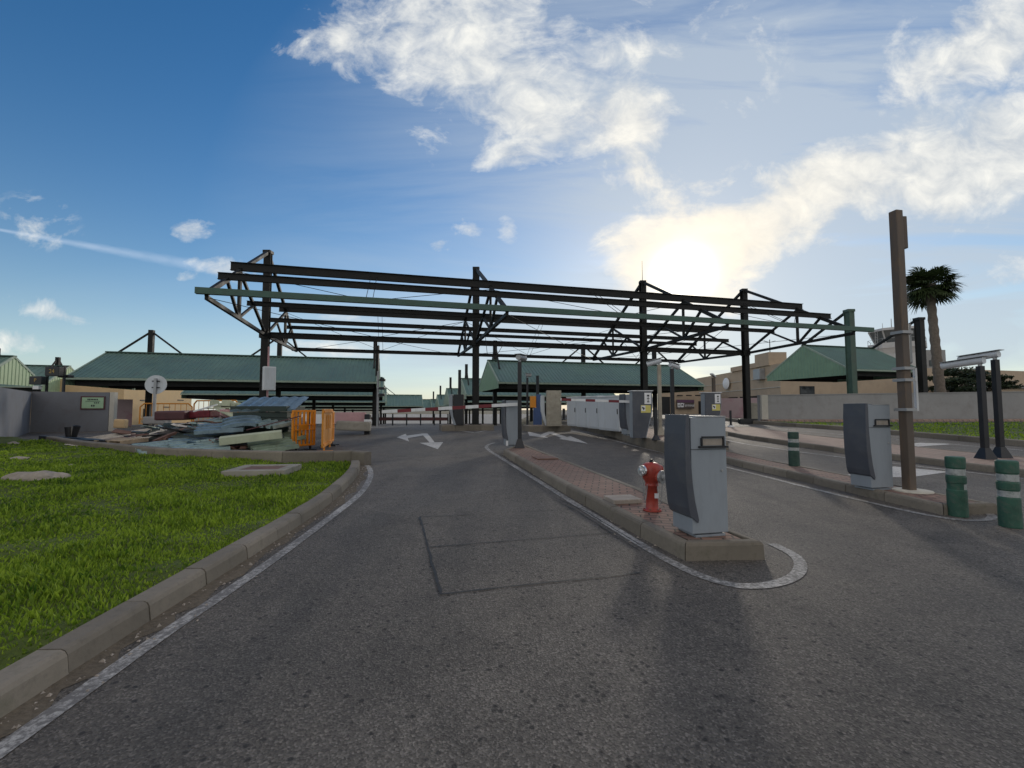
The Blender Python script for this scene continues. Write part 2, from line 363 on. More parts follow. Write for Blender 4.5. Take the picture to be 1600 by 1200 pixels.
# ------------------------------------------------------------------ ground sheets
def grid_sheet(name, xs, ys, m, dz, keep=None):
    mb = MB(); nx = len(xs)
    vs = [(x, y, g(x, y) + dz) for y in ys for x in xs]
    fs = []
    for j in range(len(ys) - 1):
        for i in range(nx - 1):
            if keep and not keep((xs[i] + xs[i + 1]) / 2, (ys[j] + ys[j + 1]) / 2): continue
            fs.append((j * nx + i, j * nx + i + 1, (j + 1) * nx + i + 1, (j + 1) * nx + i))
    mb.add(vs, fs); return struct(mb, name, m, recalc=False)
xs = list(np.arange(-60, -1.9, 2.0)) + list(np.arange(-1.5, 8.1, 0.5)) + list(np.arange(10, 91, 4.0))
ys = list(np.arange(-12, 16, 2.0)) + list(np.arange(16, 37, 0.5)) + list(np.arange(38, 142, 4.0))
grid_sheet('road', xs, ys, M['asphalt'], 0.0)
gx = [-4000, -1500, -600, -200] + list(np.arange(-90, 121, 6.0)) + [200, 600, 1500, 4000]
gy = [-3000, -600, -100, -30] + list(np.arange(-12, 36, 4.0)) + list(np.arange(36, 141, 8.0)) + [141, 180, 240, 300, 700, 1500, 4000]
grid_sheet('ground', gx, gy, M['ground'], -0.06)

def resample(pts, step):
    out = [pts[0]]
    for a, b in zip(pts[:-1], pts[1:]):
        n = max(1, int(round((b - a).length / step)))
        for i in range(1, n + 1): out.append(a.lerp(b, i / n))
    return out
def smooth_pts(pts, it=2):
    for _ in range(it):
        q = [pts[0]]
        for a, b in zip(pts[:-1], pts[1:]): q += [a.lerp(b, 0.25), a.lerp(b, 0.75)]
        q.append(pts[-1]); pts = q
    return pts
def flat(p): return Vector((p[0], p[1], 0))
def normals(pts):
    ns = []
    for i in range(len(pts)):
        a = pts[max(0, i - 1)]; b = pts[min(len(pts) - 1, i + 1)]; d = (b - a); d.z = 0; d.normalize()
        ns.append(Vector((-d.y, d.x, 0)))           # left of travel
    return ns
def strip(mb, pts, w, dz, off=0.0):
    pts = [flat(p) for p in pts]; ns = normals(pts); vs = []; fs = []
    for p, n in zip(pts, ns):
        for s in (-w / 2, w / 2):
            q = p + n * (s + off); vs.append((q.x, q.y, gz(q) + dz))
    for i in range(len(pts) - 1): fs.append((2 * i, 2 * i + 2, 2 * i + 3, 2 * i + 1))
    mb.add(vs, fs)
def arc(pts, step):
    d = [0.0]
    for a, b in zip(pts[:-1], pts[1:]): d.append(d[-1] + (b - a).length)
    n = max(1, round(d[-1] / step)); out = []; k = 0
    for i in range(n + 1):
        t = d[-1] * i / n
        while k < len(d) - 2 and d[k + 1] < t: k += 1
        out.append(pts[k].lerp(pts[k + 1], (t - d[k]) / max(1e-6, d[k + 1] - d[k])))
    return out
def kerb(mb, pts, w, h, stone=0.9, slope=0.025, sink=0.05, top=None, smoothp=False):
    """stones along pts (road-side foot line); body lies to the left of travel"""
    pts = [flat(p) for p in pts]; pts = arc(pts, stone) if smoothp else resample(pts, stone); ns = normals(pts)
    for i in range(len(pts) - 1):
        a, b = pts[i], pts[i + 1]; d = (b - a).normalized(); gap = 0.005
        a2, b2 = a + d * gap, b - d * gap; j = random.uniform(-0.004, 0.004); k = random.uniform(-0.005, 0.005)
        ring0, ring1 = [], []
        for p, n, ring in ((a2, ns[i], ring0), (b2, ns[i + 1], ring1)):
            z = gz(p); hh = h + j
            zt = (top(p) if top else z + hh)
            bv = 0.035
            for off, zz in ((k, z - sink), (k + slope * 0.8, zt - bv), (k + slope + bv * .3, zt - bv * .3), (k + slope + bv, zt), (w - 0.012, zt), (w, zt - 0.012), (w, z - sink)):
                q = p + n * off; ring.append(Vector((q.x, q.y, zz)))
        mb.prism(ring0, ring1)
def inside(poly, x, y):
    c = False; n = len(poly); j = n - 1
    for i in range(n):
        xi, yi = poly[i]; xj, yj = poly[j]
        if (yi > y) != (yj > y) and x < (xj - xi) * (y - yi) / (yj - yi) + xi: c = not c
        j = i
    return c
def poly_sheet(mb, poly, dz, zf=None):
    """triangulated flat polygon draped over the ground"""
    import bmesh
    bm = bmesh.new(); vs = [bm.verts.new((p[0], p[1], 0)) for p in poly]; f = bm.faces.new(vs)
    bmesh.ops.triangulate(bm, faces=[f]); 
    bmesh.ops.subdivide_edges(bm, edges=[e for e in bm.edges if e.calc_length() > 1.2], cuts=2, use_grid_fill=True)
    bmesh.ops.triangulate(bm, faces=bm.faces)
    bm.verts.ensure_lookup_table(); bm.verts.index_update()
    V = [(v.co.x, v.co.y, (zf(v.co) if zf else gz(v.co)) + dz) for v in bm.verts]
    F = []
    for f in bm.faces:
        ids = [v.index for v in f.verts]
        if f.normal.z < 0: ids.reverse()
        F.append(tuple(ids))
    bm.free(); mb.add(V, F)

# left kerb round the lawn
kp = [(113, 1053), (243, 968), (327, 914), (442, 840), (507, 797), (535, 772), (556, 750), (563, 738)]
kfoot = [G(*p) for p in kp]
d0 = (kfoot[0] - kfoot[1]).normalized()
kfoot = [kfoot[0] + d0 * 8.0, kfoot[0] + d0 * 4, kfoot[0] + d0 * 1.0] + kfoot
corner = G(563, 729); back = [G(548, 725.5), G(520, 726.5), G(440, 727), (G(330, 724)), G(240, 720), G(108, 704.5), G(70, 697)]
kfoot = smooth_pts([flat(p) for p in kfoot] + [flat(corner)], 2)
mb = MB(); kerb(mb, kfoot, 0.2, 0.15, 0.62, smoothp=True); struct(mb, 'kerb', M['kerb'])
inner = [p + n * 0.2 for p, n in zip(kfoot, normals(kfoot))]
# retaining kerb at the back of the lawn (faces the camera)
bk = [flat(corner) + Vector((0.05, 0.12, 0))] + [flat(p) for p in back]
mb = MB(); kerb(mb, list(reversed(bk)), 0.22, 0.32, 1.4, 0.01); struct(mb, 'retaining_kerb', M['kerb'])
# lawn
lawn_poly = [(p.x, p.y) for p in inner] + [(p.x, p.y) for p in [flat(b) for b in back]] + [(-13.2, 13.6), (-18.5, 15.8), (-30, 15.8), (-30, -12), (inner[0].x, -12)]
def lz(x, y): return g(x, y) + 0.06 + 0.03 * math.sin(x * 0.9 + 1) * math.cos(y * 0.7) + 0.028 * math.sin(x * 2.1 + 2 * math.sin(y * 0.9)) * math.sin(y * 4.1 + 1.5 * math.sin(x * 1.3)) + 0.015 * math.sin(x * 5.3 + y * 2.7) * math.sin(y * 8.1 - x * 1.9) + 0.03 * max(0, -x - 5) * 0.6
lx = np.arange(-30, 0.1, 0.15); ly = np.arange(-12, 16.2, 0.15)
mb = MB(); nx = len(lx); fs = []
vs = [(x, y, lz(x, y)) for y in ly for x in lx]
for j in range(len(ly) - 1):
    for i in range(nx - 1):
        if inside(lawn_poly, lx[i] + 0.075, ly[j] + 0.075): fs.append((j * nx + i, j * nx + i + 1, (j + 1) * nx + i + 1, (j + 1) * nx + i))
mb.add(vs, fs); struct(mb, 'lawn', M['lawn'], recalc=False)
# blades
def grass_blades(poly, n, xr, yr, name, zf, dens=None, hmin=0.03, hmax=0.085):
    X = rng.uniform(*xr, n); Y = rng.uniform(*yr, n)
    V = np.zeros((n * 5, 3)); F = []; k = 0
    cl = lambda x, y: 0.5 + 0.5 * math.sin(x * 2.3 + 1.7 * math.sin(y * 1.9)) * math.cos(y * 2.1 + 1.3 * math.sin(x * 1.4))
    for x, y in zip(X, Y):
        if not inside(poly, x, y): continue
        dist = math.hypot(x, y)
        if random.random() > min(1.0, (5.0 / max(dist, 1)) ** 1.1): continue
        c = cl(x, y); 
        if random.random() > 0.55 + 0.45 * c: continue
        wd = (0.0028 + 0.0007 * dist) * random.choice((0.7, 1, 1, 2.0)); h = random.uniform(hmin, hmax) * (0.35 + 0.9 * c) * random.uniform(0.5, 1.2)
        a = random.uniform(0, 6.283); b = random.uniform(0, 6.283); ln = random.uniform(0.1, 0.75) * h
        cx, sx = math.cos(a) * wd, math.sin(a) * wd; bx, by = math.cos(b) * ln, math.sin(b) * ln; z = zf(x, y) - 0.005
        V[k:k + 5] = ((x - cx, y - sx, z), (x + cx, y + sx, z), (x + cx * .8 + bx * .4, y + sx * .8 + by * .4, z + h * .6), (x - cx * .8 + bx * .4, y - sx * .8 + by * .4, z + h * .6), (x + bx, y + by, z + h))
        F += [(k, k + 1, k + 2, k + 3), (k + 3, k + 2, k + 4)]; k += 5
    me = bpy.data.meshes.new(name); me.from_pydata(V[:k].tolist(), [], F); me.materials.append(M['grass'])
    o = bpy.data.objects.new(name, me); COL.objects.link(o)
    return o
tag(grass_blades(lawn_poly, 520000, (-15, -0.8), (1.2, 14.5), 'grass', lz), 'short green lawn grass inside the curved kerb', 'grass', kind='stuff')

# ------------------------------------------------------------------ islands
def island(left_px, h, width, name, near_cap=True, brick='brick1', right=None):
    left = [flat(G(px, py, h)) for px, py in left_px]           # far -> near order, left top edge
    d = (left[-1] - left[0]).normalized(); r = Vector((-d.y, d.x, 0))   # travelling to camera: right side in the picture is left of travel
    if right is None: rt = [p + r * width for p in left]
    else: rt = [flat(G(px, py, h)) for px, py in right]
    ring = left + list(reversed(rt)); ring.append(ring[0])
    mb = MB(); ring2 = ring[:]
    kerb(mb, ring2, 0.14, h, 0.75, 0.015)
    o = struct(mb, name + '_kerb', M['kerb'])
    c = sum(ring[:-1], Vector((0, 0, 0))) / (len(ring) - 1)
    # paving inside the kerb
    ins = []
    rr = ring[:-1]; n = len(rr)
    for i in range(n):
        a, b, e = rr[i - 1], rr[i], rr[(i + 1) % n]
        d1 = (b - a).normalized(); d2 = (e - b).normalized(); n1 = Vector((-d1.y, d1.x, 0)); n2 = Vector((-d2.y, d2.x, 0))
        nn = (n1 + n2); nn = nn / max(0.35, nn.length ** 2 / 2) ; ins.append(b + nn * 0.13)
    mb = MB(); poly_sheet(mb, [(p.x, p.y) for p in ins], h - 0.012)
    struct(mb, name + '_paving', M[brick], recalc=False)
    return left, rt
I1 = island([(786, 702), (884, 757), (1000, 816), (1070, 849)], 0.17, 1.0, 'island', right=[(816, 692.5), (1000, 761), (1133, 821), (1195, 847)])
I2 = island([(1046, 693), (1160, 721), (1270, 744), (1380, 769), (1474, 789)], 0.14, 0.85, 'island', brick='brick1')
I2b = island([(876, 658), (954, 670), (1010, 684), (1040, 691)], 0.33, 1.9, 'plinth_island', brick='brick1')
I3 = island([(1096, 667), (1160, 679), (1336, 703), (1435, 714), (1553, 728), (1660, 741)], 0.15, 2.7, 'island', brick='brick2')
# little island under the middle column
I0 = island([(690, 664), (693, 668.5), (760, 668)], 0.22, 1.2, 'island', brick='brick1', right=[(700, 663), (715, 663), (762, 664)]) if False else None
mc = Vector((-1.95, 24.0, 0))
def boxisland(c, hu, hv, h, name):
    ring = [c + U * a + NB * b for a, b in ((-hu, hv), (-hu, -hv), (hu, -hv), (hu, hv))]; ring.append(ring[0])
    mb = MB(); kerb(mb, ring, 0.2, h, 0.7, 0.01); struct(mb, name + '_kerb', M['kerb'])
    mb = MB(); poly_sheet(mb, [((p - c) * 0.88 + c)[:2] for p in ring[:-1]], h - 0.012); struct(mb, name + '_paving', M['brick1'], recalc=False)
boxisland(mc + U * -0.5 , 1.35, 0.75, 0.3, 'column_island')
# far right kerb with grass strip
k4 = [flat(G(px, py)) for px, py in ((1100, 653), (1160, 661), (1325, 673), (1600, 698), (1760, 713))]
mb = MB(); kerb(mb, k4, 0.25, 0.2, 1.0); struct(mb, 'roadside_kerb', M['kerb'])
k4r = [p + Vector((0.8, 1.6, 0)) for p in k4]
strip_poly = [(p.x, p.y) for p in [a + n * 0.22 for a, n in zip(k4[1:], normals(k4)[1:])]] + [(44, 14), (44, 26), (30, 27), (20, 26)]
mb = MB(); poly_sheet(mb, strip_poly, 0.15); struct(mb, 'verge', M['lawn'], recalc=False)
tag(grass_blades(strip_poly, 90000, (10, 34), (9, 27), 'grass', lambda x, y: g(x, y) + 0.15, hmin=0.07, hmax=0.12), 'grass verge in front of the long grey wall', 'grass', kind='stuff')

# ------------------------------------------------------------------ markings
def gp(*pts): return [flat(G(*p)) for p in pts]
def bezier_like(pts, it=2): return smooth_pts(pts, it)
mb = MB()
lw = gp((130, 1081), (260, 988), (347, 931), (433, 871), (520, 806), (563, 773), (578, 750), (580, 737), (574, 727), (562, 723))
e = (lw[0] - lw[1]).normalized(); lw = [lw[0] + e * 7, lw[0] + e * 2] + lw
strip(mb, resample(bezier_like(lw), 0.4), 0.11, 0.005)
struct(mb, 'road_marking', M['paint'], recalc=False)
mb = MB()
li = gp((772, 692), (760, 696), (760, 702), (800, 726), (960, 826), (1059, 886), (1131, 914), (1187, 918), (1238, 906), (1254, 887), (1244, 868), (1206, 850))
strip(mb, resample(bezier_like(li), 0.3), 0.11, 0.005); struct(mb, 'road_marking', M['paint'], recalc=False)
mb = MB()
l2 = gp((862, 669), (954, 687), (1010, 702), (1060, 713), (1160, 736), (1297, 771), (1435, 803), (1504, 814), (1546, 813), (1553, 805), (1517, 793))
strip(mb, resample(bezier_like(l2, 1), 0.4), 0.10, 0.005); struct(mb, 'road_marking', M['paint'], recalc=False)
mb = MB()
l3 = gp((1130, 687), (1162, 693.5), (1250, 706.5), (1336, 717), (1435, 729), (1600, 748))
strip(mb, resample(l3, 0.5), 0.12, 0.005); struct(mb, 'road_marking', M['paint'], recalc=False)
mb = MB()
l4 = gp((1100, 655.5), (1160, 665), (1336, 681), (1435, 689.5), (1600, 704))
strip(mb, resample(l4, 0.5), 0.12, 0.005); struct(mb, 'road_marking', M['paint'], recalc=False)
mb = MB()                                                         # stop line across the gate
strip(mb, resample(gp((560, 669.5), (604, 667.5)), 0.5), 0.5, 0.005); strip(mb, resample(gp((604, 666), (690, 666.5), (712, 672), (742, 676.5), (768, 671)), 0.5), 0.18, 0.005)
strip(mb, resample(gp((820, 671), (866, 671)), 0.5), 0.18, 0.005)
struct(mb, 'road_marking', M['paint'], recalc=False)
def arrow(polys):
    mb = MB()
    for i, poly in enumerate(polys): poly_sheet(mb, [(p.x, p.y) for p in gp(*poly)], 0.004 + 0.002 * i)
    struct(mb, 'road_arrow', M['arrowpaint'], recalc=False)
arrow([[(655.5, 692), (692.5, 691), (684, 702)], [(634, 681.2), (660, 677.5), (668, 677.5), (679, 691.3), (671, 691.5), (661, 680.5), (636, 685)], [(620, 683.5), (634, 678), (639, 690)]])
arrow([[(873.5, 685.8), (891.5, 681.5), (919, 693.5)], [(824, 674), (827, 681), (857, 684.5), (845, 679.5)], [(842, 680.8), (864, 671.5), (871, 672.5), (852, 682)], [(855, 676.5), (862, 675.2), (889, 684.2), (881, 686)]])
arrow([[(1310, 744.5), (1397, 729), (1484, 737.5), (1421, 746)]])
arrow([[(1398, 695.5), (1438, 691.8), (1490, 694), (1435, 697.8)]])
# loop-detector grooves cut in the asphalt
def z4(x, y): return (560 + x / 3.636, 640 + y / 3.636)
mb = MB()
for line, w in (([(350, 612), (395, 785), (470, 1055)], 0.022), ([(350, 612), (660, 597)], 0.012), ([(395, 785), (930, 742), (1450, 700)], 0.014), ([(470, 1052), (850, 1010), (1600, 930)], 0.016),
                ([(60, 300), (330, 285), (650, 268)], 0.02), ([(950, 582), (1250, 562)], 0.01), ([(1140, 512), (1290, 580), (1600, 772)], 0.012), ([(1100, 508), (1240, 578), (1590, 800)], 0.010)):
    p = resample(gp(*[z4(*q) for q in line]), 0.08)
    p = [q + Vector((random.gauss(0, 0.004), random.gauss(0, 0.004), 0)) for q in p]
    ns = normals(p); vs = []
    for q, n in zip(p, ns):
        ww = w * random.uniform(0.5, 1.5)
        for s in (-ww / 2, ww / 2): t = q + n * s; vs.append((t.x, t.y, gz(t) + 0.008))
    mb.add(vs, [(2 * i, 2 * i + 2, 2 * i + 3, 2 * i + 1) for i in range(len(p) - 1)])
struct(mb, 'road_groove', M['groove'], recalc=False)
# gutter dirt by the kerb
mb = MB(); kk = resample(kfoot[2:], 0.25); ns = normals(kk); vs = []
for q, n in zip(kk, ns):
    for s in (0.02, -random.uniform(0.06, 0.2)): t = q + n * s; vs.append((t.x, t.y, gz(t) + (0.012 if s > 0 else 0.003)))
mb.add(vs, [(2 * i, 2 * i + 1, 2 * i + 3, 2 * i + 2) for i in range(len(kk) - 1)]); struct(mb, 'gutter_dirt', M['dirt'], recalc=False)

# ------------------------------------------------------------------ big bare steel frame
C0 = Vector((-11.86, 21.4, 0)); COLS = [C0 + U * t for t in (0, 10.24, 20.35, 27.6)]
ZT, ZB, ZE = 9.3, 5.17, 5.42
fr = thing('steel_canopy_frame', (C0.x, C0.y, g(C0.x, C0.y)), 'large bare dark steel roof frame with its cladding stripped, spanning the gate lanes', 'steel frame')
def node(c, Lm, z): return Vector((c.x, c.y, z)) - NB * Lm        # Lm metres towards the camera
for i, c in enumerate(COLS):
    zb = gz(c) + (0.3 if i == 1 else 0.0)
    mb = MB(); mb.ibeam((c.x, c.y, zb - 0.1), (c.x, c.y, ZT), 0.32, 0.32, 0.03, 0.02, up=NB)
    mb.box((c.x, c.y, zb + 0.02), (0.55, 0.55, 0.04)); mb.box((c.x, c.y, ZB), (0.42, 0.42, 0.3)); mb.box((c.x, c.y, ZT - 0.06), (0.36, 0.36, 0.14))
    co = mb.build('column', M['steel'], fr)
    if i == 0:
        m2 = MB(); m2.tube((c.x + 0.24, c.y - 0.12, zb), (c.x + 0.24, c.y - 0.12, 4.6), 0.045, n=8); m2.build('conduit', M['pinkslab'], co)
    if i == 2:
        m2 = MB(); m2.tube((c.x, c.y, ZT), (c.x, c.y, ZT + 1.25), 0.022, 0.01, 6); m2.build('lightning_rod', M['alu'], co)
    mb = MB()
    for s in (1, -1):
        mb.bar(node(c, 7.05 * s, ZE), node(c, 3.85 * s, 7.16), 0.12, 0.16); mb.bar(node(c, 7.0 * s, ZE - 0.12), node(c, 0.12 * s, ZB), 0.12, 0.14)
    tr = mb.build('truss', M['steel'], fr)
    for s in (1, -1):
        for a, b, w in (((3.85, 7.2), (0.1, ZT - 0.1), 0.14), ((3.85, 7.16), (3.85, 5.25), 0.11), ((5.25, 6.4), (3.9, 5.27), 0.10), ((3.85, 7.1), (0.14, ZB + 0.1), 0.11), ((3.82, 5.27), (1.95, 6.2), 0.09)):
            m2 = MB(); m2.bar(node(c, a[0] * s, a[1]), node(c, b[0] * s, b[1]), w, w); m2.build('brace', M['steel'], tr)
for Lm, z, w, h, t0, t1, m in ((3.85, 7.32, 0.15, 0.34, -0.35, 28.0, 'steel'), (5.25, 6.52, 0.13, 0.26, -0.3, 28.3, 'steel'), (7.06, 5.50, 0.16, 0.21, -0.3, 28.7, 'fascia'),
                               (1.9, 6.28, 0.12, 0.21, -0.3, 28.0, 'steel'), (-3.85, 7.28, 0.14, 0.30, -0.35, 28.0, 'steel'), (-1.9, 6.28, 0.12, 0.22, -0.3, 28.0, 'steel'),
                               (-5.25, 6.5, 0.12, 0.2, -0.3, 28.0, 'steel'), (0.0, ZB + 0.02, 0.16, 0.28, 0.0, 27.6, 'steel'), (-7.06, 5.42, 0.14, 0.22, -0.3, 28.2, 'steel')):
    a = node(C0 + U * t0, Lm, z); b = node(C0 + U * t1, Lm, z)
    mb = MB()
    if m == 'fascia': mb.bar(a, b, w, h); mb.box(node(C0 + U * 14.0, Lm - 0.05, z + h / 2 + 0.01), (0.05, 0.05, 0.03))
    else: mb.ibeam(a, b, w, h, 0.02, 0.012)
    o = mb.build('gutter_beam' if m == 'fascia' else 'purlin', M[m], fr)
for i in range(3):                                                # wind bracing and sag rods
    ca, cb = COLS[i], COLS[i + 1]; cm = (ca + cb) / 2
    for s in (1, -1):
        for p, q in ((node(ca, 7 * s, 5.3), node(cm, 0.2 * s, 5.25)), (node(cm, 0.2 * s, 5.25), node(cb, 7 * s, 5.3)), (node(ca, 3.85 * s, 7.1), node(cm, 7 * s, 5.5)), (node(cm, 7 * s, 5.5), node(cb, 3.85 * s, 7.1))):
            mb = MB(); mb.tube(p, q, 0.012, n=5); mb.build('tie_rod', M['steel'], fr)
        for k in (-0.12, 0.12):
            mb = MB(); mb.path([node(cm + U * k, 3.85 * s, 7.3), node(cm + U * k, 5.25 * s, 6.5), node(cm + U * k, 7.0 * s, 5.5)], 0.012, 5); mb.build('sag_rod', M['steel'], fr)
mb = MB(); p = node(COLS[1], 2.6, 5.2); mb.path([p, p + Vector((0.1, 0, -0.9)), p + Vector((0.5, 0, -1.1)), p + Vector((0.9, 0.1, -0.4))], 0.014, 5); mb.build('loose_cable', M['black'], fr)
# grey box on the left column
p = Vector((C0.x + 0.5, C0.y - 0.5, 0)); jb = thing('junction_box', (p.x, p.y, 2.45), 'pale grey electrical box strapped to the leftmost steel column', 'electrical box')
rm = Matrix.Rotation(R(38), 3, 'Z')
mb = MB(); mb.box((p.x, p.y, 3.05), (0.5, 0.42, 1.1), rm); mb.build('housing', M['white'], jb, bevel=0.015)
mb = MB(); mb.box(Vector((p.x, p.y, 3.05)) + rm @ Vector((0, -0.222, 0)), (0.44, 0.02, 1.0), rm); mb.build('door', M['cabwhite'], jb, bevel=0.006)
for zz in (3.3, 2.75): mb = MB(); mb.box((p.x - 0.22, p.y + 0.25, zz), (0.5, 0.1, 0.08), rm); mb.build('bracket', M['steel'], jb)

# ------------------------------------------------------------------ clad canopies
def corr(mb, o, du, dv, Lu, cut=None, pitch=0.28, hgt=0.035, nrm=None):
    """trapezoid-ribbed sheet: o + x*du + v*dv (dv full vector); cut(x)->(v0,v1)"""
    nrm = nrm or du.cross(dv).normalized()
    xs = []; x = 0.0
    while x < Lu - 1e-6:
        for f, h in ((0.0, 0), (0.5, 0), (0.62, 1), (0.88, 1)):
            xx = x + f * pitch
            if xx < Lu: xs.append((xx, h))
        x += pitch
    xs.append((Lu, 0)); vs = []; fs = []
    for xx, h in xs:
        v0, v1 = cut(xx) if cut else (0, 1)
        b = o + du * xx + nrm * (h * hgt); vs += [b + dv * v0, b + dv * v1]
    for i in range(len(xs) - 1): fs.append((2 * i, 2 * i + 2, 2 * i + 3, 2 * i + 1))
    mb.add(vs, fs)
def canopy(o, Lc, ze, rise, W, label, cols=(2.5, 9.0, 15.5), gable='gable', ext=1.7, group='green gabled canopies', simple=False, gl=0.45):
    o = Vector((o[0], o[1], 0)); zg = g(o.x, o.y)
    t = thing('parking_canopy', (o.x, o.y, zg), label, 'canopy', group)
    E = Vector((o.x, o.y, ze)); up = NB * W + Vector((0, 0, rise)); pit = 0.28 if not simple else 0.5
    mb = MB(); corr(mb, E, U, up, Lc, pitch=pit); rf = mb.build('roof', M['roof'], t, recalc=False)
    B = E + NB * 2 * W
    mb = MB(); corr(mb, B, U, Vector((-NB.x * W, -NB.y * W, rise)), Lc, pitch=pit * 2, nrm=Vector((0, 0, 1))); mb.build('roof', M['roof'], t, recalc=False)
    rid = E + up
    mb = MB(); mb.bar(rid - U * 0.05 + Vector((0, 0, 0.05)), rid + U * (Lc + 0.05) + Vector((0, 0, 0.05)), 0.34, 0.07); mb.build('ridge_cap', M['fascia'], t)
    mb = MB()
    for e, sg in ((E, -1), (B, 1)): mb.bar(e + NB * sg * 0.06 - U * 0.05 - Vector((0, 0, 0.06)), e + NB * sg * 0.06 + U * (Lc + 0.05) - Vector((0, 0, 0.06)), 0.12, 0.13)
    mb.build('gutter', M['trim'], t)
    for x in (0.0, Lc):
        mb = MB(); q = E + U * x - Vector((0, 0, gl)); WW = 2 * W
        corr(mb, q, NB, Vector((0, 0, rise + gl)), WW, lambda v: (0, (gl + rise * (1 - abs(v / W - 1))) / (rise + gl)), 0.3, 0.03, nrm=U * (-1 if x == 0 else 1))
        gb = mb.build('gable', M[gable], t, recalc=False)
        mb = MB()
        for e in (E, B): mb.bar(e + U * x, rid + U * x, 0.09, 0.13)
        mb.build('barge_board', M['trim'], gb)
    mb = MB()
    for v in (0.15, 1.0, 1.85):                                     # beams below the roof
        mb.bar(E + NB * W * v + U * 0.2 - Vector((0, 0, 0.3)), E + NB * W * v + U * (Lc - 0.2) - Vector((0, 0, 0.3)), 0.16, 0.32)
    mb.build('beam', M['steel'], t)
    for x in cols:
        c = E + U * x + NB * W; zb = g(c.x, c.y)
        mb = MB(); mb.box((c.x, c.y, (zb - 0.1 + ze + rise + ext) / 2), (0.3, 0.3, ze + rise + ext - zb + 0.1), Matrix.Rotation(R(14.6), 3, 'Z')); co = mb.build('column', M['steel'], t)
        top = Vector((c.x, c.y, ze + rise + ext - 0.1))
        for s in (1, -1):
            end = x < 2.0 or x > Lc - 2.0
            mb = MB(); mb.bar(top, (Vector((c.x, c.y, ze + rise * 0.58)) + NB * s * W * 0.42) if end else (Vector((c.x, c.y, ze + rise + 0.03)) + U * s * (ext * 1.15)), 0.11, 0.11); mb.build('tie', M['steel'], co)
        if not simple:
            mb = MB()
            for s in (1, -1): mb.bar(Vector((c.x, c.y, ze - 0.25)), E + U * x + NB * (W + s * W * 0.95) - Vector((0, 0, 0.1)), 0.14, 0.22)
            mb.build('truss', M['steel'], co)
    return t
rowz = [0, -0.45, -0.9, -1.35, -1.8]
rt = ['nearest row', 'second row back', 'third row back', 'fourth row back', 'fifth row back']
for k in range(5):
    sh = NB * 15.5 * k
    o = Vector((-27.4, 27.4, 0)) + sh
    canopy(o, 18.3 if k < 3 else 18.3 + 6.0 * (k - 2), 3.57 + rowz[k], 2.03, 4.0, ('long green ribbed roof canopy left of the gap, ' + rt[k]) if k else 'long dark green ribbed roof canopy right behind the scrap pile', cols=(2.6, 11.0, 17.6 if k else 18.0), simple=k > 0)
    o = Vector((-0.99, 33.0, 0)) + sh
    canopy(o, 17.6, 3.63 + rowz[k], 2.0, 4.0, ('green ribbed roof canopy right of the gap, ' + rt[k]) if k else 'green ribbed roof canopy behind the white cabinets and third steel column', cols=(0.6, 8.5, 15.5), gable='trim' if k else 'gable', simple=k > 0)
canopy((26.3, 34.8), 7.9, 4.75, 2.4, 4.0, 'short green gabled canopy behind the right wall, lit gable facing the gate', cols=(), gable='gable')
# left bay canopies, gables coloured paler for the sun on them
canopy(Vector((-33.5, 30.0, 0)) - NB * 1.8 - U * 12, 12, 4.0, 1.15, 1.8, 'small sunlit green gabled shelter at the far left edge', cols=(11.0,), gable='gablelit', ext=0.55, gl=0.75)
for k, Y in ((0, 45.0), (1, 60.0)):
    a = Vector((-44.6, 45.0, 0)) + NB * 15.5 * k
    canopy(a - NB * 3.6 - U * 14, 14, 3.75 - 0.4 * k, 2.2 if k == 0 else 1.9, 3.6, ('sunlit green gabled canopy end above the left wall sign', 'sunlit green gabled canopy end just right of the wall sign')[k], cols=(13.0,), gable='gablelit', ext=0.9, simple=True)
# two bare green columns belonging to the right canopy
for (x, y, ax, top, lab) in ((26.0, 34.2, (25.3, 38.7, 7.2), 9.3, 'dark green steel column rising in front of the short canopy gable'), (33.3, 36.3, (32.9, 40.6, 7.2), 9.1, 'dark brown steel column left of the palm trunk')):
    t = thing('steel_column', (x, y, g(x, y)), lab, 'column', 'columns of the short right canopy')
    mb = MB(); mb.ibeam((x, y, g(x, y)), (x, y, top), 0.5, 0.46, 0.05, 0.4, up=NB); mb.box((x, y, top - 0.1), (0.56, 0.56, 0.2)); mb.build('shaft', M['colgreen'] if x < 30 else M['steel'], t)
    mb = MB(); mb.bar((x - 0.2, y + 0.2, top - 0.25), ax, 0.16, 0.16); mb.build('tie', M['steel'], t)

# ------------------------------------------------------------------ walls and buildings
def wallbox(name, a, b, th, z0, z1, m, label, cat='wall', group=None, cap=None):
    a = flat(a); b = flat(b); d = (b - a).normalized(); n = Vector((-d.y, d.x, 0)) * th
    t = thing(name, (a.x, a.y, z0), label, cat, group)
    mb = MB(); v = lambda p, z: Vector((p.x, p.y, z))
    za, zb = (z1, z1) if not isinstance(z1, tuple) else z1
    mb.prism([v(a, z0), v(b, z0), v(b + n, z0), v(a + n, z0)], [v(a, za), v(b, zb), v(b + n, zb), v(a + n, za)]); mb.build('wall_face', m, t)
    if cap:
        mb = MB(); e = d * 0.03; k = n.normalized() * 0.03
        mb.prism([v(a - e - k, za + 0.002), v(b + e - k, zb + 0.002), v(b + e + n + k, zb + 0.002), v(a - e + n + k, za + 0.002)], [v(a - e - k, za + 0.06), v(b + e - k, zb + 0.06), v(b + e + n + k, zb + 0.06), v(a - e + n + k, za + 0.06)]); mb.build('coping', M[cap], t)
    return t
wc = at(48, 640, 21.6)
wA0 = at(-60, 640, 11.3)
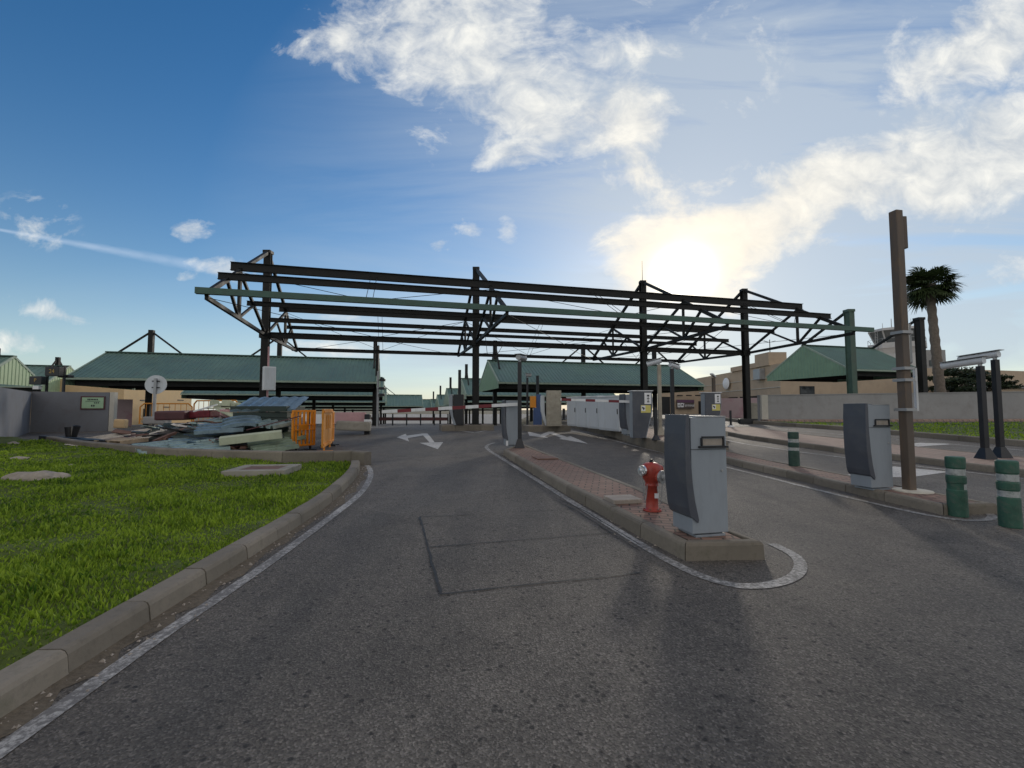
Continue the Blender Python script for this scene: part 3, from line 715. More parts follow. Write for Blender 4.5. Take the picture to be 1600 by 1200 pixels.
wallbox('boundary_wall', wA0, wc, 0.25, 0.2, (2.3, 2.45), M['walldark'], 'grey rendered wall at the left edge running towards the viewer')
wb1 = at(170, 640, 22.6)
wallbox('boundary_wall', wc + Vector((0.02, -0.01, 0)), wb1, 0.25, 0.2, 2.47, M['walldark'], 'grey rendered wall carrying the green plaque, left of the scrap pile')
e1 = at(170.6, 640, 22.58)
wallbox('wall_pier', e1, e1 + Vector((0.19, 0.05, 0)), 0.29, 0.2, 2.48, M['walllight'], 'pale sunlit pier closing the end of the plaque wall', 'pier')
p0 = at(176, 640, 30); p1 = at(207, 640, 31)
wallbox('boundary_wall', p0, p1, 0.3, -0.2, 2.3, M['pink'], 'pink stained grey wall stub beyond the pale pier')
# plaque
pc = at(145.5, 629.5, 22.38); dW = (flat(wb1) - flat(wc)).normalized(); nW = Vector((dW.y, -dW.x, 0))
base = flat(wc) + dW * ((flat(pc) - flat(wc)).dot(dW)); pc = Vector((base.x, base.y, pc.z)) + nW * 0.02
rot = Matrix((dW, -nW, Vector((0, 0, 1)))).transposed()
t = thing('plaque', pc, 'pale green notice plaque in a maroon frame on the left wall', 'sign')
mb = MB(); mb.box(pc, (0.98, 0.04, 0.66), rot); mb.build('frame', M['maroon'], t)
mb = MB(); mb.box(pc + nW * 0.024, (0.86, 0.012, 0.54), rot); mb.build('plate', M['plaque'], t)
mb = MB()
def mk(x, z, w, h): mb.box(pc + nW * 0.033 + dW * x + Vector((0, 0, z)), (w, 0.006, h), rot)
for i in range(7): mk(-0.19 + i * 0.062, 0.17, 0.042, 0.075)
mk(0.0, 0.08, 0.58, 0.018)
for i in range(3): mk(0.08 + i * 0.075, 0.0, 0.05, 0.055)
for i in range(2): mk(-0.03 + i * 0.085, -0.14, 0.055, 0.085)
mb.build('lettering', M['ink'], t)
# black light-box signs on posts at far left
def boxsign(px, py, Y, w, h, s, label, extra=False):
    c = at(px, py, Y); t = thing('hanging_sign', (c.x, c.y, g(c.x, c.y)), label, 'sign', 'black box signs above the left wall')
    mb = MB(); mb.box(c, (w, 0.3, h)); bx = mb.build('sign_box', M['black'], t, bevel=0.02)
    mb = MB(); mb.bar((c.x + w * .42, c.y + 0.25, g(c.x, c.y)), (c.x + w * .42, c.y + 0.25, c.z + h * 0.7), 0.1, 0.1); mb.build('post', M['black'], t)
    text_obj(s, h * 0.62, M['amberink'], 'lettering', t, Matrix.Translation(c - t.location + Vector((0, -0.156, 0))) @ Matrix.Rotation(R(90), 4, 'X'))
    if extra: mb = MB(); mb.box(c - Vector((0, 0, h * 0.85)), (w * 0.5, 0.2, h * 0.42)); mb.build('plate', M['labelw'], t)
    return t
boxsign(85, 580.5, 25.5, 0.78, 0.52, '24', 'black box sign with amber figures, mounted higher beside the long roof')
boxsign(59, 594.5, 27, 0.72, 0.5, 'P', 'smaller black box sign above a white plate, lower of the two', True)
p = at(103, 588, 26.0)
lf = thing('floodlight', p, 'black floodlight on the left corner of the long dark roof', 'floodlight')
mb = MB(); mb.box(p, (0.62, 0.35, 0.16)); mb.build('housing', M['black'], lf, bevel=0.03)
mb = MB(); mb.bar(p + Vector((-0.3, 0.2, -0.05)), p + Vector((-0.75, 0.6, -0.15)), 0.07, 0.07); mb.build('arm', M['black'], lf)

# ochre building on the left, long right wall lit by the sun
def building(name, ring, z0, z1, m, label, cat='building'):
    t = thing(name, (ring[0][0], ring[0][1], z0), label, cat)
    mb = MB(); mb.prism([Vector((x, y, z0)) for x, y in ring], [Vector((x, y, z1)) for x, y in ring]); mb.build('wall', m, t)
    return t
yb = building('ochre_building', [(-39.0, 45.0), (-42.9, 60.0), (-56, 57), (-52, 42)], -1, 4.6, M['yellow'], 'sunlit ochre building seen under the long left canopy')
mb = MB()
for s, z in ((3.0, 2.6), (8.0, 1.9), (11.5, 2.8)):
    q = Vector((-39.0, 45.0, z)) + NB * s + U * 0.03; mb.bar(q, q + NB * (1.6 if s > 5 else 0.9), 0.05, 0.12)
mb.build('wall_lamp', M['dark'], yb)
mb = MB(); q = Vector((-39.0, 45.0, 0.6)) + NB * 4.2 + U * 0.03; mb.box(q, (0.08, 0.9, 2.2), Matrix.Rotation(R(14.6), 3, 'Z')); mb.build('door', M['dark'], yb)

# right wall
wr0 = at(1187, 640, 31.0); wr1 = at(1800, 640, 32.6)
wr = wallbox('boundary_wall', wr0, wr1, 0.25, 0.4, (2.56, 3.0), M['wall'], 'long grey rendered wall across the right background', cap='wall')
wl0 = at(1122, 640, 38); wl1 = at(1190, 640, 36)
wallbox('boundary_wall', wl0, wl1, 0.25, 0.4, 2.55, M['pink'], 'pink stained wall left of the fourth steel column')
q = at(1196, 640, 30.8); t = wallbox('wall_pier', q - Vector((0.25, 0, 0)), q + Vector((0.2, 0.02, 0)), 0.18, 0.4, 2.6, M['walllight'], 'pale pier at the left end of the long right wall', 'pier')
c = COLS[3]; t = thing('column_plinth', (c.x + 0.35, c.y + 0.3, gz(c)), 'concrete plinth block at the foot of the fourth steel column', 'plinth')
mb = MB(); mb.box((c.x + 0.42, c.y + 0.3, gz(c) + 0.65), (0.55, 0.5, 1.3)); mb.build('block', M['plinth'], t, bevel=0.03)
mb = MB(); mb.box((c.x - 0.1, c.y - 0.25, gz(c) + 0.15), (1.1, 0.3, 0.3)); mb.build('footing', M['dark'], t, bevel=0.03)
# low brick edging at the wall foot
mb = MB()
e0 = flat(wr0) - Vector((0, 1.0, 0)); e1 = flat(wr1) - Vector((0, 1.2, 0)); kerb(mb, [e0, e1], 0.9, 0.16, 3.0); struct(mb, 'wall_footpath', M['brick2'])

# terminal building
TB = building('terminal_building', [(35.4, 59.0), (37.0, 112.0), (90, 112), (90, 73.2)], -1, 7.7, M['tan'], 'long tan rendered terminal building behind the right wall')
v = lambda x, y, z: Vector((x, y, z))
fx = lambda y: 35.4 + (y - 59) * 1.6 / 53                         # facade line
mb = MB()
for z in (4.6, 6.0): mb.bar(v(fx(59) - 0.04, 59, z), v(fx(112) - 0.04, 112, z), 0.1, 0.09)
mb.build('string_course', M['walllight'], TB)
mb = MB(); mb.bar(v(fx(68) - 0.02, 62, 8.05), v(fx(70), 72.5, 8.05), 0.5, 0.7); mb.box(v(fx(62) + 1, 63, 8.6), (2.5, 3.5, 1.8)); mb.build('parapet', M['tan'], TB)
for y0, y1 in ((60.5, 63.5), (64.2, 70.0), (71.0, 74.0)):
    mb = MB(); mb.bar(v(fx(y0) - 0.06, y0, 3.1), v(fx(y1) - 0.06, y1, 3.1), 0.1, 1.0); w = mb.build('window', M['glass'], TB)
    m2 = MB(); m2.bar(v(fx(y0) - 0.1, y0 - 0.1, 2.55), v(fx(y1) - 0.1, y1 + 0.1, 2.55), 0.24, 0.09); m2.build('sill', M['walllight'], w)
mb = MB(); mb.box(v(39.6, 60.05, 3.95), (2.4, 0.1, 1.6), Matrix.Rotation(R(14.6), 3, 'Z')); w = mb.build('window', M['glass'], TB)
mb = MB(); mb.box(v(fx(63) - 0.4, 63.5, 6.6), (0.8, 1.7, 1.5)); mb.build('air_conditioner', M['alu'], TB, bevel=0.03)
mb = MB(); mb.lathe([(0.02, 0.0), (0.9, 0.1), (0.95, 0.16), (0.9, 0.2), (0.02, 0.22)], v(fx(74) - 0.3, 74, 5.9), 24, (-1, -0.1, 0)); mb.build('round_emblem', M['labelw'], TB, smooth=True)
mb = MB(); q = v(fx(62) + 1, 63, 9.5); mb.tube(q, q + v(0, 0, 2.0), 0.06, n=6)
for a in (0.5, 2.4, 4.2): mb.bar(q + v(0, 0, 1.6), q + v(1.2 * math.cos(a), 0.4, 1.9), 0.05, 0.05)
mb.build('aerial', M['steel'], TB)
annex = building('terminal_annex', [at(1028, 640, 66)[:2], at(1112, 640, 70)[:2], at(1108, 640, 82)[:2], at(1032, 640, 80)[:2]], -1, 4.6, M['tan'], 'low tan building block carrying the dark Terminal sign')
sc0 = at(1071, 631.5, 67.6); dS = (at(1112, 640, 70) - at(1028, 640, 66)); dS.z = 0; dS.normalize(); nS = Vector((dS.y, -dS.x, 0)); rS = Matrix((dS, -nS, Vector((0, 0, 1)))).transposed()
sg = thing('terminal_sign', sc0, 'dark board sign reading Terminal with two white pictogram squares', 'sign')
mb = MB(); mb.box(sc0, (3.3, 0.12, 1.35), rS); mb.build('board', M['signdark'], sg)
mb = MB(); mb.box(sc0 + nS * 0.07 + Vector((0, 0, 0.45)), (3.3, 0.05, 0.42), rS); mb.build('band', M['plum'], sg)
for i, ch in enumerate(('i', 'P')):
    mb = MB(); q = sc0 + nS * 0.07 + dS * (-1.32 + 0.62 * i) - Vector((0, 0, 0.15)); mb.box(q, (0.52, 0.04, 0.62), rS); pp = mb.build('pictogram', M['labelw'], sg)
    mb = MB(); q2 = q + nS * 0.03
    if i == 0:
        mb.box(q2 + Vector((0, 0, 0.02)), (0.1, 0.02, 0.34), rS); mb.box(q2 + Vector((0, 0, -0.1)), (0.3, 0.02, 0.08), rS)
    else:
        mb.box(q2 + Vector((0, 0, 0.0)), (0.36, 0.02, 0.12), rS); mb.box(q2 + Vector((0, 0, 0.1)), (0.22, 0.02, 0.1), rS)
    mb.build('symbol', M['ink'], pp)
text_obj('Terminal', 0.62, M['labelw'], 'lettering', sg, Matrix.Translation(dS * 0.55 + nS * 0.08 - Vector((0, 0, 0.17))) @ (rS.to_4x4() @ Matrix.Rotation(R(90), 4, 'X')))
for px, w, h in ((1095, 1.0, 2.0), (1040, 1.6, 2.6), (1112.5, 0.25, 2.2)):
    q = at(px, 640, 66 + (px - 1028) / 84 * 4); mb = MB(); mb.box(Vector((q.x, q.y, 0.9 + h / 2)) + nS * 0.03, (w, 0.1, h), rS); mb.build('door', M['dark'], annex)
mb = MB()
for k in range(3): mb.box(at(1062 + k * 14, 618, 67.3) + nS * 0.05, (1.0, 0.1, 0.16), rS)
mb.build('wall_vent', M['dark'], annex)

# control tower
tw = Vector((87.3, 101.0, 0)); T = thing('control_tower', (tw.x, tw.y, 0.9), 'pale airport control tower with flared glass cab behind the right canopy', 'control tower')
def octo(r, z, rx=1.0): return [Vector((tw.x + r * math.cos(R(22.5 + 45 * i)), tw.y + r * math.sin(R(22.5 + 45 * i)), z)) for i in range(8)]
mb = MB(); mb.prism(octo(4.6, 0), octo(4.6, 14.0)); mb.build('shaft', M['towerw'], T)
mb = MB(); mb.prism(octo(4.6, 14.01), octo(5.2, 15.2)); mb.prism(octo(5.4, 15.21), octo(5.4, 16.4)); mb.build('gallery', M['towerw'], T)
mb = MB(); mb.prism(octo(3.9, 16.41), octo(5.0, 19.2)); cab = mb.build('cab_glazing', M['towergl'], T)
mb = MB()
for a, b in zip(octo(3.93, 16.41), octo(5.05, 19.2)): mb.bar(a, b, 0.22, 0.22)
mb.build('mullion', M['towerw'], cab)
mb = MB(); mb.prism(octo(5.25, 19.21), octo(5.1, 19.75)); mb.build('roof', M['towerw'], T)
mb = MB()
for i in range(8):
    a, b = octo(5.3, 17.4)[i], octo(5.3, 17.4)[(i + 1) % 8]; mb.bar(a, b, 0.06, 0.06); mb.bar(a - Vector((0, 0, 1)), a, 0.06, 0.06)
mb.build('railing', M['alu'], T)
for dx, dy, h in ((-1.8, -1, 2.4), (-1.0, -1.5, 3.6), (-0.6, 0.5, 2.6), (-2.6, 0.5, 1.6), (2.6, -1, 2.4), (2.0, 1, 1.5)):
    mb = MB(); mb.tube((tw.x + dx, tw.y + dy, 19.7), (tw.x + dx, tw.y + dy, 19.7 + h), 0.07, 0.04, 6); mb.build('aerial', M['alu'], T)
mb = MB(); mb.box((tw.x + 4.2, tw.y - 2.2, 7.5), (4.4, 5, 14)); mb.build('stair_block', M['wall'], T)
mb = MB(); mb.box((tw.x + 3.2, tw.y - 4.75, 11.6), (0.9, 0.1, 1.3)); mb.build('window', M['glass'], T)
mb = MB(); q = Vector((tw.x - 5.6, tw.y - 1, 15.2))
for dx in (0, 0.5): mb.tube(q + Vector((dx, 0, 0)), q + Vector((dx, 0, 4.4)), 0.06, n=5)
for k in range(6): mb.bar(q + Vector((0, 0, 0.5 + k * .7)), q + Vector((0.5, 0, 0.5 + k * .7)), 0.05, 0.05)
mb.build('ladder', M['alu'], T)

# far low buildings
bR = building('low_building', [(62, 60), (62, 75), (96, 82), (96, 66)], 0, 4.5, M['tan'], 'low flat roofed building at the right edge beyond the wall')
mb = MB(); mb.prism([v(61.6, 59.6, 4.51), v(61.6, 75, 4.51), v(96, 82, 4.51), v(96.4, 65.6, 4.51)], [v(61.6, 59.6, 4.9), v(61.6, 75, 4.9), v(96, 82, 4.9), v(96.4, 65.6, 4.9)]); mb.build('roof', M['wall'], bR)
wallbox('boundary_wall', (-70, 119, 0), (20, 124, 0), 0.3, -3.2, 0.35, M['white'], 'far white wall glimpsed below the canopy roofs')

# ------------------------------------------------------------------ trees
def palm():
    Y = 42.0; top = at(1452, 445, Y); bx = at(1473, 640, Y); zb = g(bx.x, bx.y)
    t = thing('palm_tree', (bx.x, bx.y, zb), 'tall fan palm with a rough trunk behind the right wall', 'palm tree')
    mb = MB(); n = 12; rings = 26; P = []
    for i in range(rings + 1):
        f = i / rings; c = Vector((bx.x + (top.x - bx.x) * f ** 0.9, Y, zb + (top.z - zb) * f)); r = 0.42 - 0.10 * f + (0.035 if i % 2 else -0.02)
        P.append([c + Vector((r * math.cos(6.283 * k / n), r * math.sin(6.283 * k / n), 0)) * random.uniform(0.94, 1.06) if False else c + Vector((r * math.cos(6.283 * k / n), r * math.sin(6.283 * k / n), 0)) for k in range(n)])
    vs = [q for ring in P for q in ring]
    fs = [(j * n + i, j * n + (i + 1) % n, (j + 1) * n + (i + 1) % n, (j + 1) * n + i) for j in range(rings) for i in range(n)]
    mb.add(vs, fs); mb.build('trunk', M['bark'], t, smooth=True)
    mb = MB()
    for k in range(95):                                            # fan leaves: stalk + radiating folded blades
        az = random.uniform(0, 6.283); el = math.asin(random.uniform(-0.72, 1.0)); d = Vector((math.cos(az) * math.cos(el), math.sin(az) * math.cos(el), math.sin(el)))
        sl = random.uniform(0.8, 1.45); hub = top + d * sl + Vector((0, 0, -0.12 * sl)); mb.tube(top, hub, 0.03, 0.02, 4, False)
        side = d.cross(Vector((0, 0, 1))).normalized(); upv = side.cross(d).normalized(); bl = random.uniform(1.05, 1.6)
        for j in range(17):
            a = R(-105 + 210 * j / 16 + random.uniform(-4, 4)); e = (d * math.cos(a) + side * math.sin(a)).normalized()
            tip = hub + e * bl * random.uniform(0.8, 1.05) + Vector((0, 0, -0.28 * random.uniform(0.4, 1.3))) ; mid = hub + e * bl * 0.55 + upv * 0.05
            w = e.cross(upv).normalized() * 0.07
            mb.add([hub, mid - w, tip, mid + w], [(0, 1, 2, 3)])
    mb.build('crown', M['palm'], t, recalc=False)
    mb = MB()
    for k in range(70):
        az = random.uniform(0, 6.283); rr = random.uniform(0.3, 0.5); q = top + Vector((rr * math.cos(az), rr * math.sin(az), random.uniform(-0.4, 0.1)))
        tip = q + Vector((0.25 * math.cos(az), 0.25 * math.sin(az), -random.uniform(0.4, 0.9))); w = Vector((-math.sin(az), math.cos(az), 0)) * 0.08
        mb.add([q - w, q + w, tip], [(0, 1, 2)])
    mb.build('dead_fronds', M['bark'], t, recalc=False)
palm()
def tuft(mb, c, r, n, flatten=0.5, size=0.22):
    for _ in range(n):
        d = Vector((random.gauss(0, 1), random.gauss(0, 1), random.gauss(0, 1) * flatten)).normalized() * r * random.uniform(0.35, 1.0); d.z *= flatten
        q = c + d; a = Vector((random.gauss(0, 1), random.gauss(0, 1), random.gauss(0, .6))).normalized() * size * random.uniform(0.6, 1.5)
        b = a.cross(Vector((random.gauss(0, 1), random.gauss(0, 1), random.gauss(0, 1)))).normalized() * size * random.uniform(0.25, 0.5)
        mb.add([q - a, q - b, q + a, q + b], [(0, 1, 2, 3)])
def pine(px, topy, Y, halfw, label, seed, layers=9, name='pine_tree'):
    random.seed(seed)
    top = at(px, topy, Y); zb = g(top.x, Y); t = thing(name, (top.x, Y, zb), label, 'tree', 'dark pines behind the right wall')
    mb = MB(); hgt = top.z - zb; base = Vector((top.x, Y, zb)); mb.tube(base, base + Vector((0.2, 0, hgt * 0.85)), 0.3, 0.1, 9)
    tips = []
    for k in range(layers * 2):
        f = 0.3 + 0.65 * k / (layers * 2); a = random.uniform(0, 6.283); l = halfw * (1.05 - 0.55 * f) * random.uniform(0.6, 1.1)
        s = base + Vector((0.2 * f, 0, hgt * f)); e = s + Vector((math.cos(a) * l, math.sin(a) * l, random.uniform(-0.15, 0.5))); mb.tube(s, e, 0.07, 0.03, 5); tips.append((s, e))
    mb.build('trunk', M['bark'], t)
    mb = MB()
    for s, e in tips:
        for f in (0.45, 0.75, 1.0): tuft(mb, s.lerp(e, f) + Vector((0, 0, random.uniform(0, .3))), random.uniform(0.55, 1.1), 90, 0.42)
    tuft(mb, base + Vector((0.2, 0, hgt * 0.93)), halfw * 0.5, 200, 0.4)
    mb.build('crown', M['pine'], t, recalc=False); random.seed(seed + 100)
pine(1500, 574, 54, 3.4, 'dark broad pine just right of the palm trunk', 11)
pine(1478, 590, 60, 3.0, 'dark low pine partly hidden behind the palm trunk', 12)
pine(1543, 588, 58, 3.0, 'dark pine behind the twin camera posts', 13, 7)
pine(1580, 604, 75, 3.2, 'small dark pine at the right edge over the wall', 14, 6)

# ------------------------------------------------------------------ gate machines
def aligned(px, py, h): return G(px, py, h)
def terminal(name, loc, rz, label, cat, group, slot=True, hgt=1.36, w=0.45, d=0.36):
    t = thing(name, (0, 0, 0), label, cat, group)
    mb = MB(); mb.box((0.015, 0, hgt / 2 + 0.02), (w - 0.03, d, hgt - 0.04)); mb.box((0.03, 0, 0.01), (w - 0.1, d - 0.04, 0.03))
    b = mb.build('body', M['grey'], t, bevel=0.008)
    # curved dark shield on the lane side
    prof = [(-w / 2 - 0.03, hgt + 0.025), (-w / 2 - 0.045, hgt * .86), (-w / 2 - 0.05, hgt * .66), (-w / 2 - 0.045, hgt * .45), (-w / 2 - 0.02, hgt * .24), (-w / 2 + 0.0, hgt * .18), (-w / 2 + 0.085, hgt * .125), (-w / 2 + 0.095, hgt * .15), (-w / 2 + 0.055, hgt * .3), (-w / 2 + 0.03, hgt * .45), (-w / 2 + 0.01, hgt * .7), (-w / 2 + 0.006, hgt + 0.025)]
    mb = MB(); mb.prism([Vector((x, -d / 2 - 0.02, z)) for x, z in prof], [Vector((x, d / 2 + 0.02, z)) for x, z in prof]); mb.build('front_shield', M['charcoal'], t, bevel=0.006)
    mb = MB(); mb.box((0.05, 0, hgt + 0.006), (w - 0.1, d + 0.01, 0.012)); mb.build('top_plate', M['alu'], t)
    if slot:
        y = -d / 2 - 0.004; z = hgt * 0.79
        mb = MB(); mb.box((0.06, y, z + 0.052), (0.26, 0.03, 0.016)); mb.box((0.06, y, z - 0.05), (0.34, 0.05, 0.02)); mb.box((-0.075, y, z), (0.016, 0.03, 0.09)); mb.box((0.185, y, z), (0.016, 0.03, 0.09)); s = mb.build('ticket_slot', M['black'], t)
        mb = MB(); mb.box((0.055, y + 0.006, z), (0.24, 0.012, 0.07)); mb.build('slot_tape', M['rock'], s)
        mb = MB(); mb.box((0.01, y + 0.002, z - 0.075), (w - 0.03, 0.006, 0.005)); mb.build('door_seam', M['black'], b)
    mb = MB(); mb.tube((w / 2 - 0.06, -d / 2 - 0.008, hgt * 0.55), (w / 2 - 0.06, -d / 2 + 0.01, hgt * 0.55), 0.014, n=10); mb.build('lock', M['alu'], t)
    t.location = loc; t.rotation_euler = (0, 0, rz); return t
a1 = R(12.5)
p = G(1101, 838, 0.17); p += Vector((0.015, 0.18, 0)); terminal('ticket_terminal', (p.x, p.y, gz(p) + 0.155), a1, 'grey ticket terminal with dark curved shield beside the red hydrant', 'ticket machine', 'ticket terminals on the islands', hgt=1.24)
p = G(1377, 765, 0.14); p += Vector((-0.02, 0.18, 0)); terminal('ticket_terminal', (p.x, p.y, gz(p) + 0.125), R(10.5), 'grey ticket terminal with dark curved shield beside the tall rusty post', 'ticket machine', 'ticket terminals on the islands')
def add_arm(t, p0, p1, bands, h0=0.10, h1=0.075):
    """barrier arm in world space, red bands given as fractions"""
    inv = (Matrix.Translation(t.location) @ t.rotation_euler.to_matrix().to_4x4()).inverted()
    a = inv @ p0; b = inv @ p1
    mb = MB(); mb.bar(a, b, 0.045, h0 * 0.85); arm = mb.build('barrier_arm', M['white'], t, local=True, bevel=0.006)
    for f0, f1 in bands:
        m2 = MB(); m2.bar(a.lerp(b, f0), a.lerp(b, f1), 0.052, h0 * 0.87); m2.build('red_band', M['red'], arm, local=True)
    return arm
p = G(800, 697, 0.17); p += Vector((0.0, 0.2, 0))
bt = terminal('barrier_gate', (p.x, p.y, gz(p) + 0.155), a1, 'grey barrier cabinet with lowered red and white arm, middle island', 'barrier gate', 'barrier gates', slot=False, hgt=1.36, w=0.5)
pa = at(812, 631.5, p.y - 0.33); pb = at(597, 643.5, p.y + 0.3)
fr_ = lambda px: (812 - px) / (812 - 597)
add_arm(bt, pa, pb, [(fr_(770), fr_(750)), (fr_(730), fr_(709.5)), (fr_(687.5), fr_(667)), (fr_(644.5), fr_(622.5))], 0.115)
mb = MB(); mb.box((-0.2, -0.235, 0.1), (0.06, 0.02, 0.14)); mb.build('sticker', M['labelw'], bt, local=True)
# second barrier on the plinth
p = G(981, 680, 0.33); p += Vector((0.1, 0.2, 0))
b2 = terminal('barrier_gate', (p.x, p.y, gz(p) + 0.315), a1, 'grey barrier cabinet behind the dark payment column, short striped arm', 'barrier gate', 'barrier gates', slot=False, hgt=1.40, w=0.46)
pa = at(992, 628, p.y - 0.35); pb = at(876, 624.2, p.y + 0.2); f2_ = lambda px: (992 - px) / (992 - 876)
add_arm(b2, pa, pb, [(f2_(968), f2_(952)), (f2_(931), f2_(916)), (f2_(893), f2_(877.5))], 0.10)
def paycol(loc, rz, label):
    t = thing('payment_column', (0, 0, 0), label, 'payment column', 'dark payment columns with labels')
    prof = [(-0.33, 0.0), (-0.33, 1.5), (0.27, 1.5), (0.29, 1.25), (0.285, 1.0), (0.24, 0.7), (0.165, 0.4), (0.08, 0.08), (0.07, 0.0)]
    mb = MB(); mb.prism([Vector((x, -0.22, z)) for x, z in prof], [Vector((x, -0.17, z)) for x, z in prof]); mb.build('side_panel', M['charcoal'], t, bevel=0.006)
    pf2 = [(x + (0.05 if x > 0 else 0.02), z * 0.995) for x, z in prof]
    mb = MB(); mb.prism([Vector((x, -0.165, z)) for x, z in pf2], [Vector((x, 0.2, z)) for x, z in pf2]); mb.build('body', M['grey'], t, bevel=0.008)
    mb = MB(); mb.box((-0.01, 0.0, 1.515), (0.7, 0.46, 0.026)); mb.build('top_plate', M['white'], t, bevel=0.004)
    mb = MB(); mb.box((0.16, -0.2225, 1.27), (0.22, 0.006, 0.36)); lb = mb.build('label', M['labelw'], t)
    mb = MB()
    for k, (w, h) in enumerate(((0.07, 0.05), (0.03, 0.025), (0.075, 0.03), (0.03, 0.03), (0.07, 0.035))): mb.box((0.17, -0.2275, 1.36 - k * 0.05), (w, 0.005, h))
    mb.build('lettering', M['ink'], lb)
    mb = MB(); mb.box((0.09, -0.2225, 0.93), (0.32, 0.006, 0.24)); yl = mb.build('warning_label', M['yel'], t)
    mb = MB(); mb.box((0.01, -0.2275, 0.95), (0.13, 0.005, 0.17)); pt = mb.build('pictogram', M['labelw'], yl)
    mb = MB(); mb.box((0.005, -0.2325, 0.96), (0.085, 0.005, 0.045), Matrix.Rotation(R(28), 3, 'Y')); mb.box((0.015, -0.2325, 0.92), (0.03, 0.005, 0.04)); mb.build('lettering', M['ink'], yl)
    t.location = loc; t.rotation_euler = (0, 0, rz); return t
p = G(1004, 684, 0.33); p += Vector((0.02, 0.22, 0)); pc1 = paycol((p.x, p.y, gz(p) + 0.315), R(3), 'dark payment column with white and yellow labels, nearer the white cabinets')
pc2 = copy_tree(pc1); q = at(1111, 640, 17.6); pc2.location = (q.x, q.y, g(q.x, q.y) + 0.30); pc2['label'] = 'dark payment column with white and yellow labels, further right before the tan building'
mb = MB(); mb.box((q.x, q.y, g(q.x, q.y) + 0.22), (0.9, 0.8, 0.2)); tag(rebase(mb.build('concrete_block', M['plinth'], bevel=0.02), (q.x, q.y, g(q.x, q.y) + 0.12)), 'concrete block under the further payment column', 'concrete block')
# kiosk by the middle column
q = at(714, 640, 23.2); kz = g(q.x, q.y) + 0.3
t = thing('entry_kiosk', (q.x, q.y, kz), 'black entry kiosk with grey curved side beside the middle steel column', 'kiosk')
mb = MB(); mb.box((q.x + 0.1, q.y, kz + 0.78), (0.5, 0.5, 1.56)); mb.build('body', M['black'], t, bevel=0.01)
prof = [(-0.36, 1.56), (-0.38, 1.2), (-0.36, 0.8), (-0.28, 0.45), (-0.12, 0.0), (0.0, 0.0), (-0.16, 0.45), (-0.2, 0.8), (-0.2, 1.56)]
mb = MB(); mb.prism([Vector((q.x + x, q.y - 0.29, kz + z)) for x, z in prof], [Vector((q.x + x, q.y + 0.25, kz + z)) for x, z in prof]); mb.build('side_panel', M['grey'], t, bevel=0.006)
q = at(851, 640, 22.6); kz = g(q.x, q.y) + 0.2
t = thing('entry_kiosk', (q.x, q.y, kz), 'pale kiosk with curved front at the left end of the white cabinets', 'kiosk')
mb = MB(); mb.prism([Vector((q.x + x, q.y - 0.25, kz + z)) for x, z in [(a * 1.1 + 0.2, b * 1.02) for a, b in prof]], [Vector((q.x + x, q.y + 0.25, kz + z)) for x, z in [(a * 1.1 + 0.2, b * 1.02) for a, b in prof]]); mb.build('side_panel', M['cabwhite'], t, bevel=0.006)
mb = MB(); mb.box((q.x + 0.32, q.y + 0.02, kz + 0.8), (0.4, 0.5, 1.6)); mb.build('body', M['black'], t, bevel=0.01)
q = at(865, 640, 22.2); t = thing('utility_cabinet', (q.x, q.y, g(q.x, q.y) + 0.3), 'weathered beige utility cabinet left of the white cabinets', 'cabinet')
mb = MB(); mb.box((q.x, q.y, g(q.x, q.y) + 1.15), (0.72, 0.5, 1.75)); mb.build('body', M['pole'], t, bevel=0.015)
mb = MB(); mb.box((q.x, q.y - 0.256, g(q.x, q.y) + 1.15), (0.62, 0.012, 1.6)); mb.build('door', M['pole'], t, bevel=0.004)
boxisland(flat(at(853, 640, 22.8)), 1.1, 0.6, 0.3, 'kiosk_island')
q = at(834, 640, 27.0); z = g(q.x, q.y); t = thing('pay_station', (q.x, q.y, z), 'blue pay station with an orange head, behind the black camera post', 'pay station')
mb = MB(); mb.box((q.x + 0.22, q.y, z + 0.6), (0.5, 0.45, 1.2)); mb.box((q.x + 0.3, q.y, z + 1.6), (0.3, 0.4, 0.8)); mb.build('body', M['blue'], t, bevel=0.02)
mb = MB(); mb.box((q.x - 0.05, q.y - 0.02, z + 1.55), (0.36, 0.4, 0.68)); mb.build('head', M['orange'], t, bevel=0.02)

